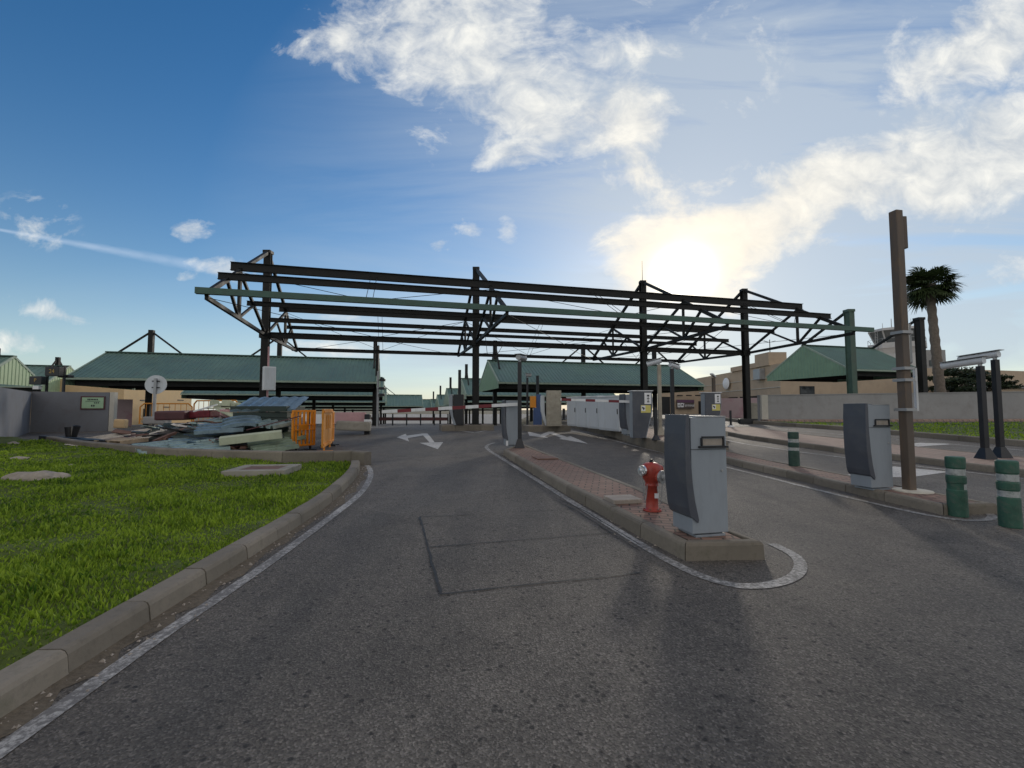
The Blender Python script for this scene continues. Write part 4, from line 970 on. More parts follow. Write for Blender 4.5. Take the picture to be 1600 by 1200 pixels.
# white cabinets along the plinth: four
ca = at(885, 640, 21.6); cb = at(966, 640, 16.9); ca.z = cb.z = 0; dc = (cb - ca).normalized(); Lc = (cb - ca).length; ncx = Vector((dc.y, -dc.x, 0))
rc = Matrix((dc, -ncx, Vector((0, 0, 1)))).transposed(); fr = [0, 0.215, 0.44, 0.66, 1.0]
labs = ['pale grey electrical cabinet furthest back in the row by the striped arm', 'pale grey electrical cabinet second from the back of the row', 'pale grey electrical cabinet second from the front of the row', 'widest pale grey electrical cabinet at the near end of the row']
for i in range(4):
    x0, x1 = fr[i] * Lc, fr[i + 1] * Lc; w = x1 - x0 - 0.015; c = ca + dc * (x0 + x1) / 2 - ncx * 0.3; zb = g(c.x, c.y) + 0.32
    t = thing('electrical_cabinet', (c.x, c.y, zb), labs[i], 'electrical cabinet', 'row of pale electrical cabinets')
    mb = MB(); mb.box((c.x, c.y, zb + 0.68), (w, 0.55, 1.28), rc); mb.box((c.x, c.y, zb + 0.02), (w - 0.04, 0.5, 0.04), rc); mb.build('body', M['cabwhite'], t, bevel=0.008)
    mb = MB(); mb.box(Vector((c.x, c.y, zb + 1.345)), (w + 0.02, 0.62, 0.05), rc); mb.build('roof', M['white'], t, bevel=0.008)
    mb = MB(); mb.box(Vector((c.x, c.y, zb + 0.68)) + ncx * 0.281, (w - 0.06, 0.012, 1.2), rc); dr = mb.build('door', M['cabwhite'], t, bevel=0.004)
    mb = MB(); mb.box(Vector((c.x, c.y, zb + 0.75)) + ncx * 0.30 + dc * (w / 2 - 0.07), (0.025, 0.03, 0.2), rc); mb.build('handle', M['black'], dr)

# camera posts
def campost(x, y, z, ztop, label, rz, m='black', hl=0.62, tilt=0, hood=True):
    t = thing('camera_post', (x, y, z), label, 'camera post', 'posts with white camera housings')
    mb = MB(); mb.box((x, y, (z + ztop) / 2), (0.115, 0.115, ztop - z)); mb.prism([Vector((x + a, y + b, z)) for a, b in ((-.15, -.15), (.15, -.15), (.15, .15), (-.15, .15))], [Vector((x + a, y + b, z + 0.26)) for a, b in ((-.066, -.066), (.066, -.066), (.066, .066), (-.066, .066))]); mb.build('pole', M[m], t, bevel=0.006)
    d = Vector((math.sin(rz), math.cos(rz), tilt)).normalized(); c = Vector((x, y, ztop + 0.13))
    mb = MB(); mb.tube((x, y, ztop - 0.02), c, 0.04, n=8); mb.build('bracket', M['alu'], t)
    mb = MB(); s = c - d * 0.08; mb.tube(s, s + d * hl, 0.085, n=14); h = mb.build('camera_housing', M['alu'] if tilt == 0 else M['cabwhite'], t, smooth=False)
    m2 = MB(); m2.bar(s - d * 0.06 + Vector((0, 0, 0.092)), s + d * hl + Vector((0, 0, 0.092)), 0.2, 0.012, (0, 0, 1)); m2.build('sun_hood', M['alu'], h)
    return t
p = G(812, 699, 0.17); campost(p.x, p.y, gz(p) + 0.155, 3.0, 'black camera post beside the middle barrier cabinet', R(30), hl=0.4)
p = G(1540, 716, 0.15); campost(p.x, p.y, gz(p) + 0.135, at(1534, 572, p.y).z, 'left of the two dark camera posts at the right edge', R(-16), hl=0.85, tilt=-0.08)
p = G(1564, 714, 0.15); campost(p.x, p.y, gz(p) + 0.135, at(1551, 562, p.y).z, 'right of the two dark camera posts at the right edge', R(-16), hl=0.8, tilt=-0.08)
q = at(1031, 640, 15.6); campost(q.x, q.y, g(q.x, q.y) + 0.315, at(1031, 570, 15.6).z, 'beige camera post just right of the labelled payment column', R(-70), m='pole', hl=0.5, tilt=-0.25)
q = at(1051, 640, 16.2); campost(q.x, q.y, g(q.x, q.y) + 0.2, at(1051, 576, 16.2).z, 'black camera post between the beige post and the near terminal', R(60), hl=0.45, tilt=-0.2)
q = at(824, 640, 24.5); campost(q.x, q.y, g(q.x, q.y), at(843, 590, 24.5).z, 'thin dark camera post far behind the middle barrier', R(80), hl=0.3)
# plain bollards and posts
def slim(px, py, h, hh, label, basem=None, r=0.055):
    p = G(px, py, h); t = thing('slim_bollard', (p.x, p.y, gz(p) + h), label, 'bollard', 'slim black bollards')
    z = gz(p) + h - 0.02; mb = MB(); mb.lathe([(0.13, 0), (0.13, 0.02), (0.075, 0.12), (r, 0.16), (r, hh - 0.02), (r * 0.85, hh)], (p.x, p.y, z), 14); mb.build('shaft', M['black'], t)
    if basem: mb = MB(); mb.lathe([(0.15, 0), (0.15, 0.05), (0.132, 0.1)], (p.x, p.y, z), 14); mb.build('base_collar', basem, t)
slim(1025, 687, 0.33, 1.0, 'slim black bollard beside the beige camera post')
slim(1142, 667, 0.15, 0.85, 'slim black bollard with white foot near the pink stained wall', M['white'])
slim(881, 656, 0.33, 0.8, 'slim black bollard in front of the furthest pale cabinet', r=0.09)
# green bollards
def boll(p, z, label, m, hgt=0.78, worn=False, rz=0):
    t = thing('traffic_bollard', (0, 0, 0), label, 'bollard', 'green flexible traffic bollards')
    r = 0.105; b = hgt / 0.78
    prof = [(r, 0), (r * 1.02, 0.01), (r, 0.34 * b), (r * .93, 0.35 * b), (r * .93, 0.43 * b), (r, 0.44 * b), (r * 1.01, 0.52 * b), (r * .93, 0.535 * b), (r * .93, 0.625 * b), (r, 0.64 * b), (r, 0.765 * b), (r * .9, 0.78 * b)]
    mb = MB(); mb.lathe(prof, n=24); mb.build('post', M[m], t, smooth=False)
    for z0, z1 in ((0.355, 0.425), (0.54, 0.62)):
        mb = MB(); rr = r * 0.945
        if worn and z0 < 0.5:
            n = 24; vs = []
            for i in range(9):
                a = R(-70 + i * 10); vs += [(rr * math.cos(a - .3), rr * math.sin(a - .3), z0 * b), (rr * math.cos(a - .3), rr * math.sin(a - .3), z1 * b)]
            mb.add(vs, [(2 * i, 2 * i + 2, 2 * i + 3, 2 * i + 1) for i in range(8)])
        else: mb.lathe([(rr, z0 * b), (rr, z1 * b)], n=24)
        mb.build('reflective_band', M['band'], t)
    t.location = (p.x, p.y, z); t.rotation_euler = (0, 0, rz); return t
p = G(1497, 806, 0); boll(p, gz(p), 'worn green bollard with torn lower band at the island nose', 'boll', 0.8, True)
p = G(1579, 823, 0); boll(p, gz(p), 'bright green bollard with two clean bands at the right edge', 'boll', 0.82)
p = G(1241, 727, 0.14); boll(p, gz(p) + 0.125, 'dark green bollard standing on the brick island further back', 'bolldark', 0.74)

# hydrant
p = G(1019, 796, 0.17); z0 = gz(p) + 0.157
t = thing('fire_hydrant', (p.x, p.y, z0), 'red fire hydrant with chained caps on the brick island', 'fire hydrant')
mb = MB(); mb.lathe([(0.115, 0), (0.115, 0.018), (0.085, 0.022), (0.078, 0.05), (0.075, 0.055), (0.074, 0.31), (0.083, 0.315), (0.083, 0.335), (0.076, 0.34), (0.086, 0.37), (0.112, 0.41), (0.128, 0.45), (0.13, 0.53), (0.118, 0.575), (0.078, 0.605), (0.03, 0.617)], (p.x, p.y, z0), 28); mb.build('barrel', M['hydrant'], t, smooth=True)
mb = MB(); mb.lathe([(0.028, 0.61), (0.028, 0.63), (0.02, 0.632), (0.022, 0.655)], (p.x, p.y, z0), 8); mb.build('top_nut', M['black'], t)
mb = MB()
for a in range(6): mb.lathe([(0.011, 0.02), (0.011, 0.034)], (p.x + 0.1 * math.cos(a * 1.047), p.y + 0.1 * math.sin(a * 1.047), z0), 6)
mb.build('bolt', M['rust'], t)
for d, r, ln, m in ((Vector((-0.86, -0.5, 0.0)), 0.058, 0.18, 'chrome'), (Vector((0.60, -0.80, -0.05)), 0.074, 0.17, 'alu'), (Vector((0.9, 0.35, 0.0)), 0.045, 0.15, 'hydrant')):
    d.normalize(); c = Vector((p.x, p.y, z0 + (0.52 if m != 'alu' else 0.45)))
    mb = MB(); mb.tube(c, c + d * (ln - 0.03), r * 1.0, n=18); o = mb.build('outlet', M['hydrant'], t, smooth=False)
    mb = MB(); mb.tube(c + d * (ln - 0.03), c + d * ln, r * 1.12, n=18); mb.lathe([(r * 0.55, 0), (r * 0.5, 0.02), (r * 0.2, 0.026)], c + d * ln, 14, d); mb.build('cap', M[m], o)
    if m == 'chrome':
        m2 = MB(); m2.bar(c + d * ln + Vector((-0.02, 0.03, 0.045)) , c + d * (ln + 0.02) + Vector((0.02, -0.03, -0.045)), 0.02, 0.03); m2.build('lug', M['chrome'], o)
    st = c + d * (ln - 0.01) - Vector((0, 0, r)); en = Vector((p.x, p.y, z0 + 0.34)) + Vector((d.x * 0.08, d.y * 0.08, 0)); pts = []
    if m != 'hydrant':
        for k in range(9): f = k / 8; q = st.lerp(en, f); q.z -= 0.26 * math.sin(math.pi * f) ; pts.append(q)
        mb = MB(); mb.path(pts, 0.005, 5); mb.build('chain', M['alu'], t)
mb = MB(); mb.box((p.x + 0.035, p.y - 0.078, z0 + 0.20), (0.05, 0.01, 0.06)); mb.build('sticker', M['labelw'], t)
# slabs on the first island
p = G(974, 783, 0.17); mb = MB(); mb.box((p.x, p.y + 0.05, gz(p) + 0.185), (0.42, 0.36, 0.06), Matrix.Rotation(R(12), 3, 'Z')); o = mb.build('cover_slab', M['rock'], bevel=0.012); rebase(o, (p.x, p.y, gz(p) + 0.155)); tag(o, 'pale concrete cover slab left of the red hydrant', 'cover slab')
p = G(851, 715, 0.17); mb = MB(); mb.box((p.x, p.y, gz(p) + 0.168), (0.5, 0.6, 0.025), Matrix.Rotation(R(12), 3, 'Z')); o = mb.build('access_cover', M['rust'], bevel=0.004); rebase(o, (p.x, p.y, gz(p) + 0.155)); tag(o, 'rusty flat access cover in the brick island near the barrier', 'access cover')
mb = MB(); p = G(1029, 833, 0.17)

# tall rusty post with signs seen from behind
p = G(1421, 766, 0.14); z0 = gz(p) + 0.125
t = thing('sign_post', (p.x, p.y, z0), 'tall rusty square post with sign boards seen edge on', 'sign post')
zt = at(1397, 330, p.y).z
mb = MB(); mb.box((p.x, p.y, (z0 + zt) / 2), (0.13, 0.13, zt - z0), Matrix.Rotation(R(10), 3, 'Z')); mb.build('pole', M['rustpost'], t, bevel=0.012)
mb = MB(); mb.lathe([(0.26, 0), (0.25, 0.02), (0.14, 0.028)], (p.x + 0.05, p.y, z0), 16); mb.build('base_plate', M['walllight'], t)
for py in (520, 576, 594, 640):
    z = at(1405, py, p.y).z; mb = MB(); mb.box((p.x, p.y, z), (0.2, 0.2, 0.045), Matrix.Rotation(R(10), 3, 'Z')); mb.box((p.x + 0.13, p.y + 0.05, z), (0.14, 0.05, 0.03)); mb.build('clamp', M['alu'], t)
av = Vector((0.62, 0.78, 0)).normalized(); rp = Matrix((av, Vector((-av.y, av.x, 0)), Vector((0, 0, 1)))).transposed()
za, zb_ = at(1415, 648, p.y).z, at(1415, 503, p.y).z
mb = MB(); mb.box(Vector((p.x + 0.17, p.y + 0.05, za + (zb_ - za) * 0.27)) + av * 0.16 + Vector((0.07, 0, 0)), (0.5, 0.025, (zb_ - za) * 0.46), rp); mb.build('sign_board', M['white'], t)
mb = MB(); mb.box(Vector((p.x + 0.15, p.y + 0.05, za + (zb_ - za) * 0.77)) + av * 0.1 + Vector((0.03, 0, 0)), (0.34, 0.025, (zb_ - za) * 0.42), rp); mb.build('sign_board', M['alu'], t)
za, zb_ = at(1405, 388, p.y).z, at(1405, 338, p.y).z
mb = MB(); mb.box(Vector((p.x + 0.12, p.y + 0.03, (za + zb_) / 2)), (0.10, 0.09, zb_ - za)); mb.build('lamp_box', M['rustpost'], t, bevel=0.01)

# round sign from behind
q = at(244, 601, 18.2); z0 = g(q.x, q.y); t = thing('round_sign', (q.x, q.y, z0), 'grey back of a round road sign above the scrap pile', 'road sign')
mb = MB(); mb.lathe([(0.36, 0), (0.385, 0.01), (0.385, 0.03), (0.02, 0.032)], q, 32, (0.25, -0.95, 0.05)); mb.build('disc', M['cabwhite'], t)
mb = MB(); mb.box((q.x + 0.03, q.y - 0.08, (z0 + q.z + 0.25) / 2), (0.10, 0.06, q.z + 0.25 - z0)); mb.build('pole', M['alu'], t)
for dz in (-0.12, 0.14): mb = MB(); mb.box((q.x + 0.03, q.y - 0.055, q.z + dz), (0.3, 0.04, 0.04)); mb.build('bracket', M['steel'], t)

# ------------------------------------------------------------------ orange barriers
def slat_barrier(a, b, z0, h, label, m='orange', solid=False):
    a = flat(a); b = flat(b); d = (b - a); w = d.length; d.normalize(); r_ = Matrix((d, Vector((-d.y, d.x, 0)), Vector((0, 0, 1)))).transposed()
    t = thing('plastic_barrier', (a.x, a.y, z0), label, 'barrier', 'orange plastic work barriers'); P = lambda s, z, o=0: a + d * s + Vector((-d.y, d.x, 0)) * o + Vector((0, 0, z0 + z))
    lo, hi = 0.14, h
    mb = MB(); mb.box(P(w / 2, hi - 0.03), (w, 0.05, 0.06), r_); mb.box(P(w / 2, lo + 0.03), (w, 0.05, 0.06), r_); mb.box(P(0.03, (lo + hi) / 2), (0.06, 0.055, hi - lo), r_); mb.box(P(w - 0.03, (lo + hi) / 2), (0.06, 0.055, hi - lo), r_)
    fm = mb.build('frame', M[m], t, bevel=0.01)
    if not solid:
        for i in range(5):
            s = w * (i + 1) / 6; mb = MB(); mb.box(P(s, (lo + hi) / 2), (w * 0.085, 0.036, hi - lo - 0.1), r_); mb.build('slat', M[m], t, bevel=0.006)
        mb = MB(); mb.box(P(w * 0.45, (lo + hi) / 2 + 0.03, -0.03), (w * 0.33, 0.03, 0.12), r_); mb.build('name_plate', M['amber'], t)
        mb = MB(); mb.box(P(w / 2, (lo + hi) / 2 + 0.1, -0.03), (w * 0.9, 0.03, 0.025), r_); mb.box(P(w / 2, (lo + hi) / 2 - 0.05, -0.03), (w * 0.9, 0.03, 0.025), r_); mb.build('rail', M[m], t)
    else:
        mb = MB(); mb.box(P(w / 2, (lo + hi) / 2), (w - 0.13, 0.03, hi - lo - 0.12), r_); mb.build('panel', M[m], t, bevel=0.006)
        for s in (0.3, 0.5, 0.7):
            mb = MB(); mb.box(P(w * s, hi - 0.4, -0.02), (0.05, 0.03, 0.42), r_); mb.build('rib', M[m], t)
        mb = MB(); mb.box(P(w / 2, hi - 0.08, -0.03), (w * .95, 0.04, 0.05), r_); mb.box(P(w / 2, lo + 0.09, -0.03), (w * .95, 0.04, 0.05), r_); mb.build('rail', M['orange'], t)
    for s in (0.2, 0.8):
        mb = MB(); mb.box(P(w * s, 0.02), (0.07, 0.5, 0.04), r_); mb.box(P(w * s, 0.08), (0.05, 0.05, 0.12), r_); mb.build('foot', M['black'] if not solid else M['orange'], t, bevel=0.008)
    mb = MB(); mb.tube(P(0.0, hi - 0.25), P(0.0, hi - 0.1), 0.035, n=8); mb.build('hook', M[m], t)
    return t
p = G(455, 706); q = at(493, 640, p.y + 0.75); slat_barrier(p, q, gz(p), 1.24, 'orange slatted plastic barrier facing the road at the scrap pile')
p = G(503, 708); q = at(519, 640, p.y + 2.0); slat_barrier(p, q, gz(p), 1.28, 'solid amber plastic barrier seen nearly edge on', 'amber', True)
p = at(512, 640, 14.9); q = at(522, 640, 15.5); slat_barrier(p, q, g(p.x, p.y), 1.15, 'orange slatted barrier standing behind the amber one')
# tube barrier behind the pile
def tube_barrier(a, b, z0, h, label):
    t = thing('tube_barrier', (a.x, a.y, z0), label, 'barrier', 'orange tubular crowd barriers')
    A = Vector((a.x, a.y, z0)); B = Vector((b.x, b.y, z0)); d = (B - A).normalized(); up = Vector((0, 0, 1)); k = 0.14
    mb = MB(); mb.path([A, A + up * (h - k), A + up * h + d * k, B + up * h - d * k, B + up * (h - k), B], 0.028, 8); mb.path([A + up * 0.2, B + up * 0.2], 0.02, 6); mb.build('frame', M['amber'], t)
    n = 9
    for i in range(1, n):
        q = A.lerp(B, i / n); mb = MB(); mb.tube(q + up * 0.2, q + up * h, 0.011, n=6); mb.build('bar', M['amber'], t)
    mb = MB()
    for e in (A.lerp(B, .1), A.lerp(B, .9)): mb.box(e + up * 0.015, (0.06, 0.6, 0.03))
    mb.build('foot', M['amber'], t)
a = at(219, 640, 19.2); b = at(300, 640, 19.8); tube_barrier(a, b, at(219, 662, 19.2).z, at(219, 630.5, 19.2).z - at(219, 662, 19.2).z, 'orange tubular barrier behind the round sign pole')
a = at(303, 640, 19.0); b = at(372, 640, 18.4); tube_barrier(a, b, g(a.x, a.y), 1.5, 'orange tubular barrier behind the crimson tarp')

# ------------------------------------------------------------------ scrap pile
def sheet_proto(L_, W_, m, name='corrugated_sheet', pitch=0.27, hg=0.035, bend=0.0):
    mb = MB(); xs = []; x = 0
    while x < W_:
        for f, h in ((0, 0), (0.5, 0), (0.6, 1), (0.9, 1)): xs.append((x + f * pitch, h))
        x += pitch
    xs.append((x, 0)); n = 8
    for j in range(n + 1):
        pass
    vs = []; fs = []
    for (xx, h) in xs:
        for j in range(n + 1):
            y = L_ * (j / n - 0.5); vs.append((xx - W_ / 2, y, h * hg + bend * (1 - (2 * j / n - 1) ** 2) + random.gauss(0, 0.004)))
    k = n + 1
    for i in range(len(xs) - 1):
        for j in range(n): fs.append((i * k + j, (i + 1) * k + j, (i + 1) * k + j + 1, i * k + j + 1))
    mb.add(vs, fs); o = mb.build(name, M[m], recalc=False)
    sd = o.modifiers.new('thickness', 'SOLIDIFY'); sd.thickness = 0.012; return o
def put(o, px, py, Y, yaw, pitch=0, roll=0, label=None, cat='metal sheet', group='scrapped roof sheets in the pile'):
    c = at(px, py, Y); o.location = c; o.rotation_euler = Euler((R(pitch), R(roll), R(yaw)), 'XYZ'); tag(o, label, cat, group); return o
S = lambda *a, **k: sheet_proto(*a, **k)
def put2(o, px, py, Y, rib, tilt, label, taz=-75):
    n = Vector((math.sin(R(tilt)) * math.cos(R(taz)), math.sin(R(tilt)) * math.sin(R(taz)), math.cos(R(tilt)))); d = Vector((math.cos(R(rib)), math.sin(R(rib)), 0)); d = (d - n * d.dot(n)).normalized()
    x = d.cross(n); o.matrix_world = Matrix.Translation(at(px, py, Y)) @ Matrix((x, d, n)).transposed().to_4x4(); tag(o, label, 'metal sheet', 'scrapped roof sheets in the pile'); return o
put2(S(1.3, 1.3, 'sheetT', hg=0.10), 258, 699, 12.5, 48, 9, 'pale teal ribbed sheet lying flat at the front left of the pile')
put2(S(1.2, 1.1, 'sheetT', hg=0.10), 310, 698, 12.4, 44, 10, 'pale teal ribbed sheet lying flat beside the front left one')
put2(S(1.1, 0.9, 'sheetB', hg=0.10), 300, 691, 13.2, 36, 12, 'blue grey ribbed sheet overlapping behind the flat teal sheets')
put2(S(1.0, 0.7, 'sheetB', bend=0.08, hg=0.10), 378, 661, 13.6, 30, 20, 'bent blue grey ribbed sheet in the middle of the pile')
put2(S(1.2, 0.7, 'sheetB', hg=0.10), 346, 669, 13.3, 26, 16, 'blue grey ribbed sheet sliding down the left of the middle heap')
put2(S(0.7, 1.2, 'sheetT', hg=0.10), 412, 663, 13.7, 72, 10, 'pale teal ribbed sheet under the dark panel stack')
put2(S(1.0, 0.6, 'sheetB', hg=0.10), 448, 662, 14.2, 40, 10, 'blue grey ribbed sheet poking out towards the orange barrier')
put2(S(1.1, 0.9, 'sheetG', hg=0.10), 424, 696, 12.9, 45, 14, 'dusty green ribbed sheet leaning at the right front of the pile')
put2(S(1.1, 0.7, 'sheetG', hg=0.10), 440, 684, 13.7, 45, 16, 'dusty green ribbed sheet right behind the leaning front one')
put2(S(1.6, 1.0, 'sheetD', hg=0.06), 395, 682, 13.4, 30, 10, 'dark green ribbed sheet behind the pale folded flashing')
put2(S(1.8, 1.0, 'sheetD', hg=0.06), 335, 676, 14.0, 20, 10, 'dark green ribbed sheet below the crimson tarp')
put2(S(1.8, 0.9, 'sheetD', hg=0.06), 296, 666, 16.4, 15, 12, 'dark green ribbed sheet left of the middle heap')
put2(S(0.9, 0.6, 'sheetT', hg=0.06), 325, 660, 15.0, 50, 16, 'pale teal ribbed scrap just right of the maroon bundle')
# dark sandwich panel stack with tiled top
c = at(422, 646, 14.8); zb = g(c.x, c.y)
for i in range(7):
    h = 0.19; o = MB(); jx, jy = random.uniform(-.1, .1), random.uniform(-.08, .08)
    o.box((0, 0, 0), (1.75 - 0.02 * i + random.uniform(-.1, .1), 1.5, h - 0.015)); ob = o.build('sandwich_panel', M['sheetD'], bevel=0.006)
    ob.location = (c.x + jx, c.y + jy, zb + 0.1 + h * i); ob.rotation_euler = (0, 0, R(8 + random.uniform(-5, 5)))
    tag(ob, 'dark green sandwich panel in the stack, ' + ['lowest layer', 'second layer up', 'third layer up', 'middle layer', 'third layer from the top', 'second layer from the top', 'top layer under the tiled sheet'][i], 'panel', 'stacked dark sandwich panels')
mb = MB(); nx, ny = 6, 3
for i in range(nx):
    for j in range(ny):
        x0, y0 = -0.95 + i * 0.32, -0.75 + j * 0.5
        mb.add([(x0, y0, 0.05 - 0.04), (x0 + 0.16, y0, 0.05), (x0 + 0.31, y0, 0.01), (x0, y0 + 0.49, 0.075 - 0.04), (x0 + 0.16, y0 + 0.49, 0.075), (x0 + 0.31, y0 + 0.49, 0.035), (x0, y0, -0.03), (x0 + .31, y0, -0.03)], [(0, 1, 4, 3), (1, 2, 5, 4), (0, 6, 7, 2, 1)])
tt = mb.build('tile_sheet', M['sheetB'], recalc=False); tt.location = (c.x + 0.05, c.y - 0.02, zb + 0.1 + 0.19 * 6 + 0.16); tt.rotation_euler = (R(16), R(-1), R(8)); sd = tt.modifiers.new('thickness', 'SOLIDIFY'); sd.thickness = 0.01
tag(tt, 'blue grey tile profile sheet on top of the dark stack', 'metal sheet', 'scrapped roof sheets in the pile')
# folded flashing
mb = MB(); mb.prism([Vector((-0.16, -0.75, 0)), Vector((0.16, -0.75, 0)), Vector((0.16, -0.75, 0.2)), Vector((-0.05, -0.75, 0.24))], [Vector((-0.16, 0.75, 0)), Vector((0.16, 0.75, 0)), Vector((0.16, 0.75, 0.2)), Vector((-0.05, 0.75, 0.24))])
fl = mb.build('folded_flashing', M['foam'], bevel=0.01); put(fl, 394, 690, 12.5, -66, 6, 0, 'pale green folded metal flashing lying at the pile front', 'flashing')
# boards, planks
def plank(px0, py0, Y0, px1, py1, Y1, w, h, m, label, name='plank'):
    a = at(px0, py0, Y0); b = at(px1, py1, Y1); mb = MB(); mb.bar(a, b, w, h); o = mb.build(name, M[m], bevel=0.006); rebase(o, a); tag(o, label, 'plank' if 'plank' in name else name.replace('_', ' '), 'loose planks and profiles'); return o
plank(118, 692, 15.2, 318, 666, 16.0, 0.2, 0.11, 'plank', 'long pale plank topmost of the left bundle')
plank(130, 687, 15.8, 310, 660, 16.6, 0.2, 0.11, 'plank', 'long pale plank furthest back in the left bundle')
plank(150, 698, 14.4, 285, 676, 15.0, 0.22, 0.12, 'plank', 'long pale plank in the middle of the left bundle')
plank(165, 690, 14.8, 322, 671, 15.1, 0.12, 0.10, 'plank', 'narrow pale plank crossing the left bundle')
plank(103, 695, 13.7, 215, 708, 12.6, 0.12, 0.05, 'plank', 'pale plank lying along the retaining kerb')
plank(150, 706, 12.9, 330, 690, 14.0, 0.3, 0.04, 'wood', 'wide brown board under the left bundle')
plank(235, 700, 13.3, 325, 676, 14.3, 0.5, 0.03, 'plinth', 'wide grey board slanting up behind the flat teal sheets')
plank(65, 684, 15.5, 160, 690, 14.4, 0.16, 0.14, 'black', 'thick black beam lying left of the pallet', 'timber_beam')
plank(95, 690, 14.6, 168, 692, 13.6, 0.2, 0.18, 'black', 'shorter black beam lying before the pallet', 'timber_beam')
plank(302, 643, 15.5, 340, 632, 15.8, 0.06, 0.05, 'white', 'white batten propped on the crimson tarp', 'batten')
plank(330, 638, 15.9, 378, 637, 15.6, 0.4, 0.04, 'foam', 'pale foam board lying flat beside the white batten', 'foam_board')
plank(345, 640, 15.7, 372, 652, 15.2, 0.35, 0.04, 'foam', 'pale foam board slipping down towards the middle heap', 'foam_board')
plank(385, 672, 13.2, 470, 650, 13.3, 0.03, 0.03, 'maroon', 'thin maroon pole slanting across the pile to the barrier', 'pole')
plank(300, 684, 13.8, 345, 662, 14.3, 0.1, 0.08, 'rust', 'rusty angle iron slanting left of the middle heap', 'angle_iron')
plank(240, 690, 13.9, 290, 670, 14.8, 0.1, 0.08, 'rust', 'rusty angle iron on the grey board', 'angle_iron')
for i, (px, py) in enumerate(((335, 630), (344, 634), (356, 631), (368, 633), (378, 636))):
    mb = MB(); w = random.uniform(0.22, 0.36); mb.box((0, 0, 0), (w, 0.3, random.uniform(0.15, 0.25))); o = mb.build('foam_block', M['foam'], bevel=0.02); o.location = at(px, py, 17.5); o.rotation_euler = (R(random.uniform(-15, 15)), R(random.uniform(-15, 15)), R(random.uniform(0, 90)))
    tag(o, 'pale foam block on the heap rear, ' + ['leftmost of five', 'second from the left', 'middle of five', 'second from the right', 'rightmost of five'][i], 'foam block', 'pale foam blocks on the heap')
# supporting mound under the rear pieces; its dark colour paints shade between the sheets
mb = MB(); c = at(352, 660, 15.6); zb = g(c.x, c.y)
nn = 15; vs = []; fs = []
for j in range(nn):
    for i in range(nn):
        u_, w_ = i / (nn - 1) * 2 - 1, j / (nn - 1) * 2 - 1; rr = min(1, math.hypot(u_, w_)); vs.append((c.x + u_ * 3.0, c.y + w_ * 1.9, zb - 0.05 + (0.8 * (1 - rr ** 2) + random.uniform(-.12, .12)) * (1 if rr < 0.98 else 0.05)))
for j in range(nn - 1):
    for i in range(nn - 1): fs.append((j * nn + i, j * nn + i + 1, (j + 1) * nn + i + 1, (j + 1) * nn + i))
mb.add(vs, fs); o = mb.build('rubble_mound', mat('shade_dark_rubble', (0.05, 0.045, 0.042), 0.9, 0, 0.5, 5, (0.12, 0.1, 0.09), 0.5, 0.6), recalc=False); tag(o, 'mound of mixed rubble under the scrap sheets, coloured dark for the shade in the gaps', 'rubble', kind='stuff')
# bundles
def bundle(px, py, Y, s, m, label, name, yaw=8):
    mb = MB(); mb.box((0, 0, 0), s); o = mb.build(name, M[m], bevel=min(s) * 0.18); o.location = at(px, py, Y); o.rotation_euler = (R(random.uniform(-3, 3)), R(random.uniform(-3, 3)), R(yaw)); tag(o, label, name.replace('_', ' ')); return o
bundle(275, 649, 15.8, (0.95, 0.8, 0.32), 'maroon', 'dark maroon wrapped bundle on the left of the heap', 'wrapped_bundle')
bundle(320, 647, 16.2, (1.1, 0.9, 0.26), 'crimson', 'crimson tarp bundle under the white batten', 'tarp_bundle', -6)
bundle(353, 646, 15.6, (0.35, 0.3, 0.3), 'pinkslab', 'small pink broken block beside the crimson tarp', 'broken_block', 30)
bundle(246, 657, 18.0, (0.8, 0.5, 0.3), 'wall', 'grey concrete ballast block at the foot of the round sign', 'ballast_block')
bundle(189, 662, 20.0, (0.42, 0.4, 0.4), 'yellow', 'small sunlit tan block by the pale pier', 'concrete_block', 20)
bundle(548, 653, 20.5, (1.35, 0.25, 0.5), 'pinkslab', 'pink painted board standing behind the concrete block', 'painted_board', 6)
bundle(553, 665.5, 20.0, (1.45, 0.5, 0.42), 'plinth', 'long concrete block in the road beside the left canopy end', 'concrete_block', 8)
# pallet
pt = thing('wooden_pallet', (0, 0, 0), 'wooden pallet carrying planks at the pile left', 'pallet')
for i in range(5): mb = MB(); mb.box((0, -0.32 + i * 0.16, 0.11), (1.1, 0.11, 0.022)); mb.build('deck_board', M['wood'], pt)
for x in (-0.5, 0, 0.5): mb = MB(); mb.box((x, 0, 0.05), (0.09, 0.78, 0.095)); mb.build('bearer', M['wood'], pt)
q = at(190, 692, 13.9); pt.location = q; pt.rotation_euler = (R(3), 0, R(-12))
for px, py, lab, tl in ((107, 677, 'leaning black pail, left of the pair by the wall', -6), (118, 675, 'leaning black pail, right of the pair by the wall', 14)):
    q = at(px, py, 15.6); mb = MB(); mb.lathe([(0.075, -0.2), (0.1, 0.2), (0.104, 0.2), (0.104, 0.215), (0.09, 0.215), (0.07, -0.18)], (0, 0, 0), 14); o = mb.build('pail', M['black']); o.location = q; o.rotation_euler = (0, R(tl), 0); tag(o, lab, 'pail', 'black pails by the wall')
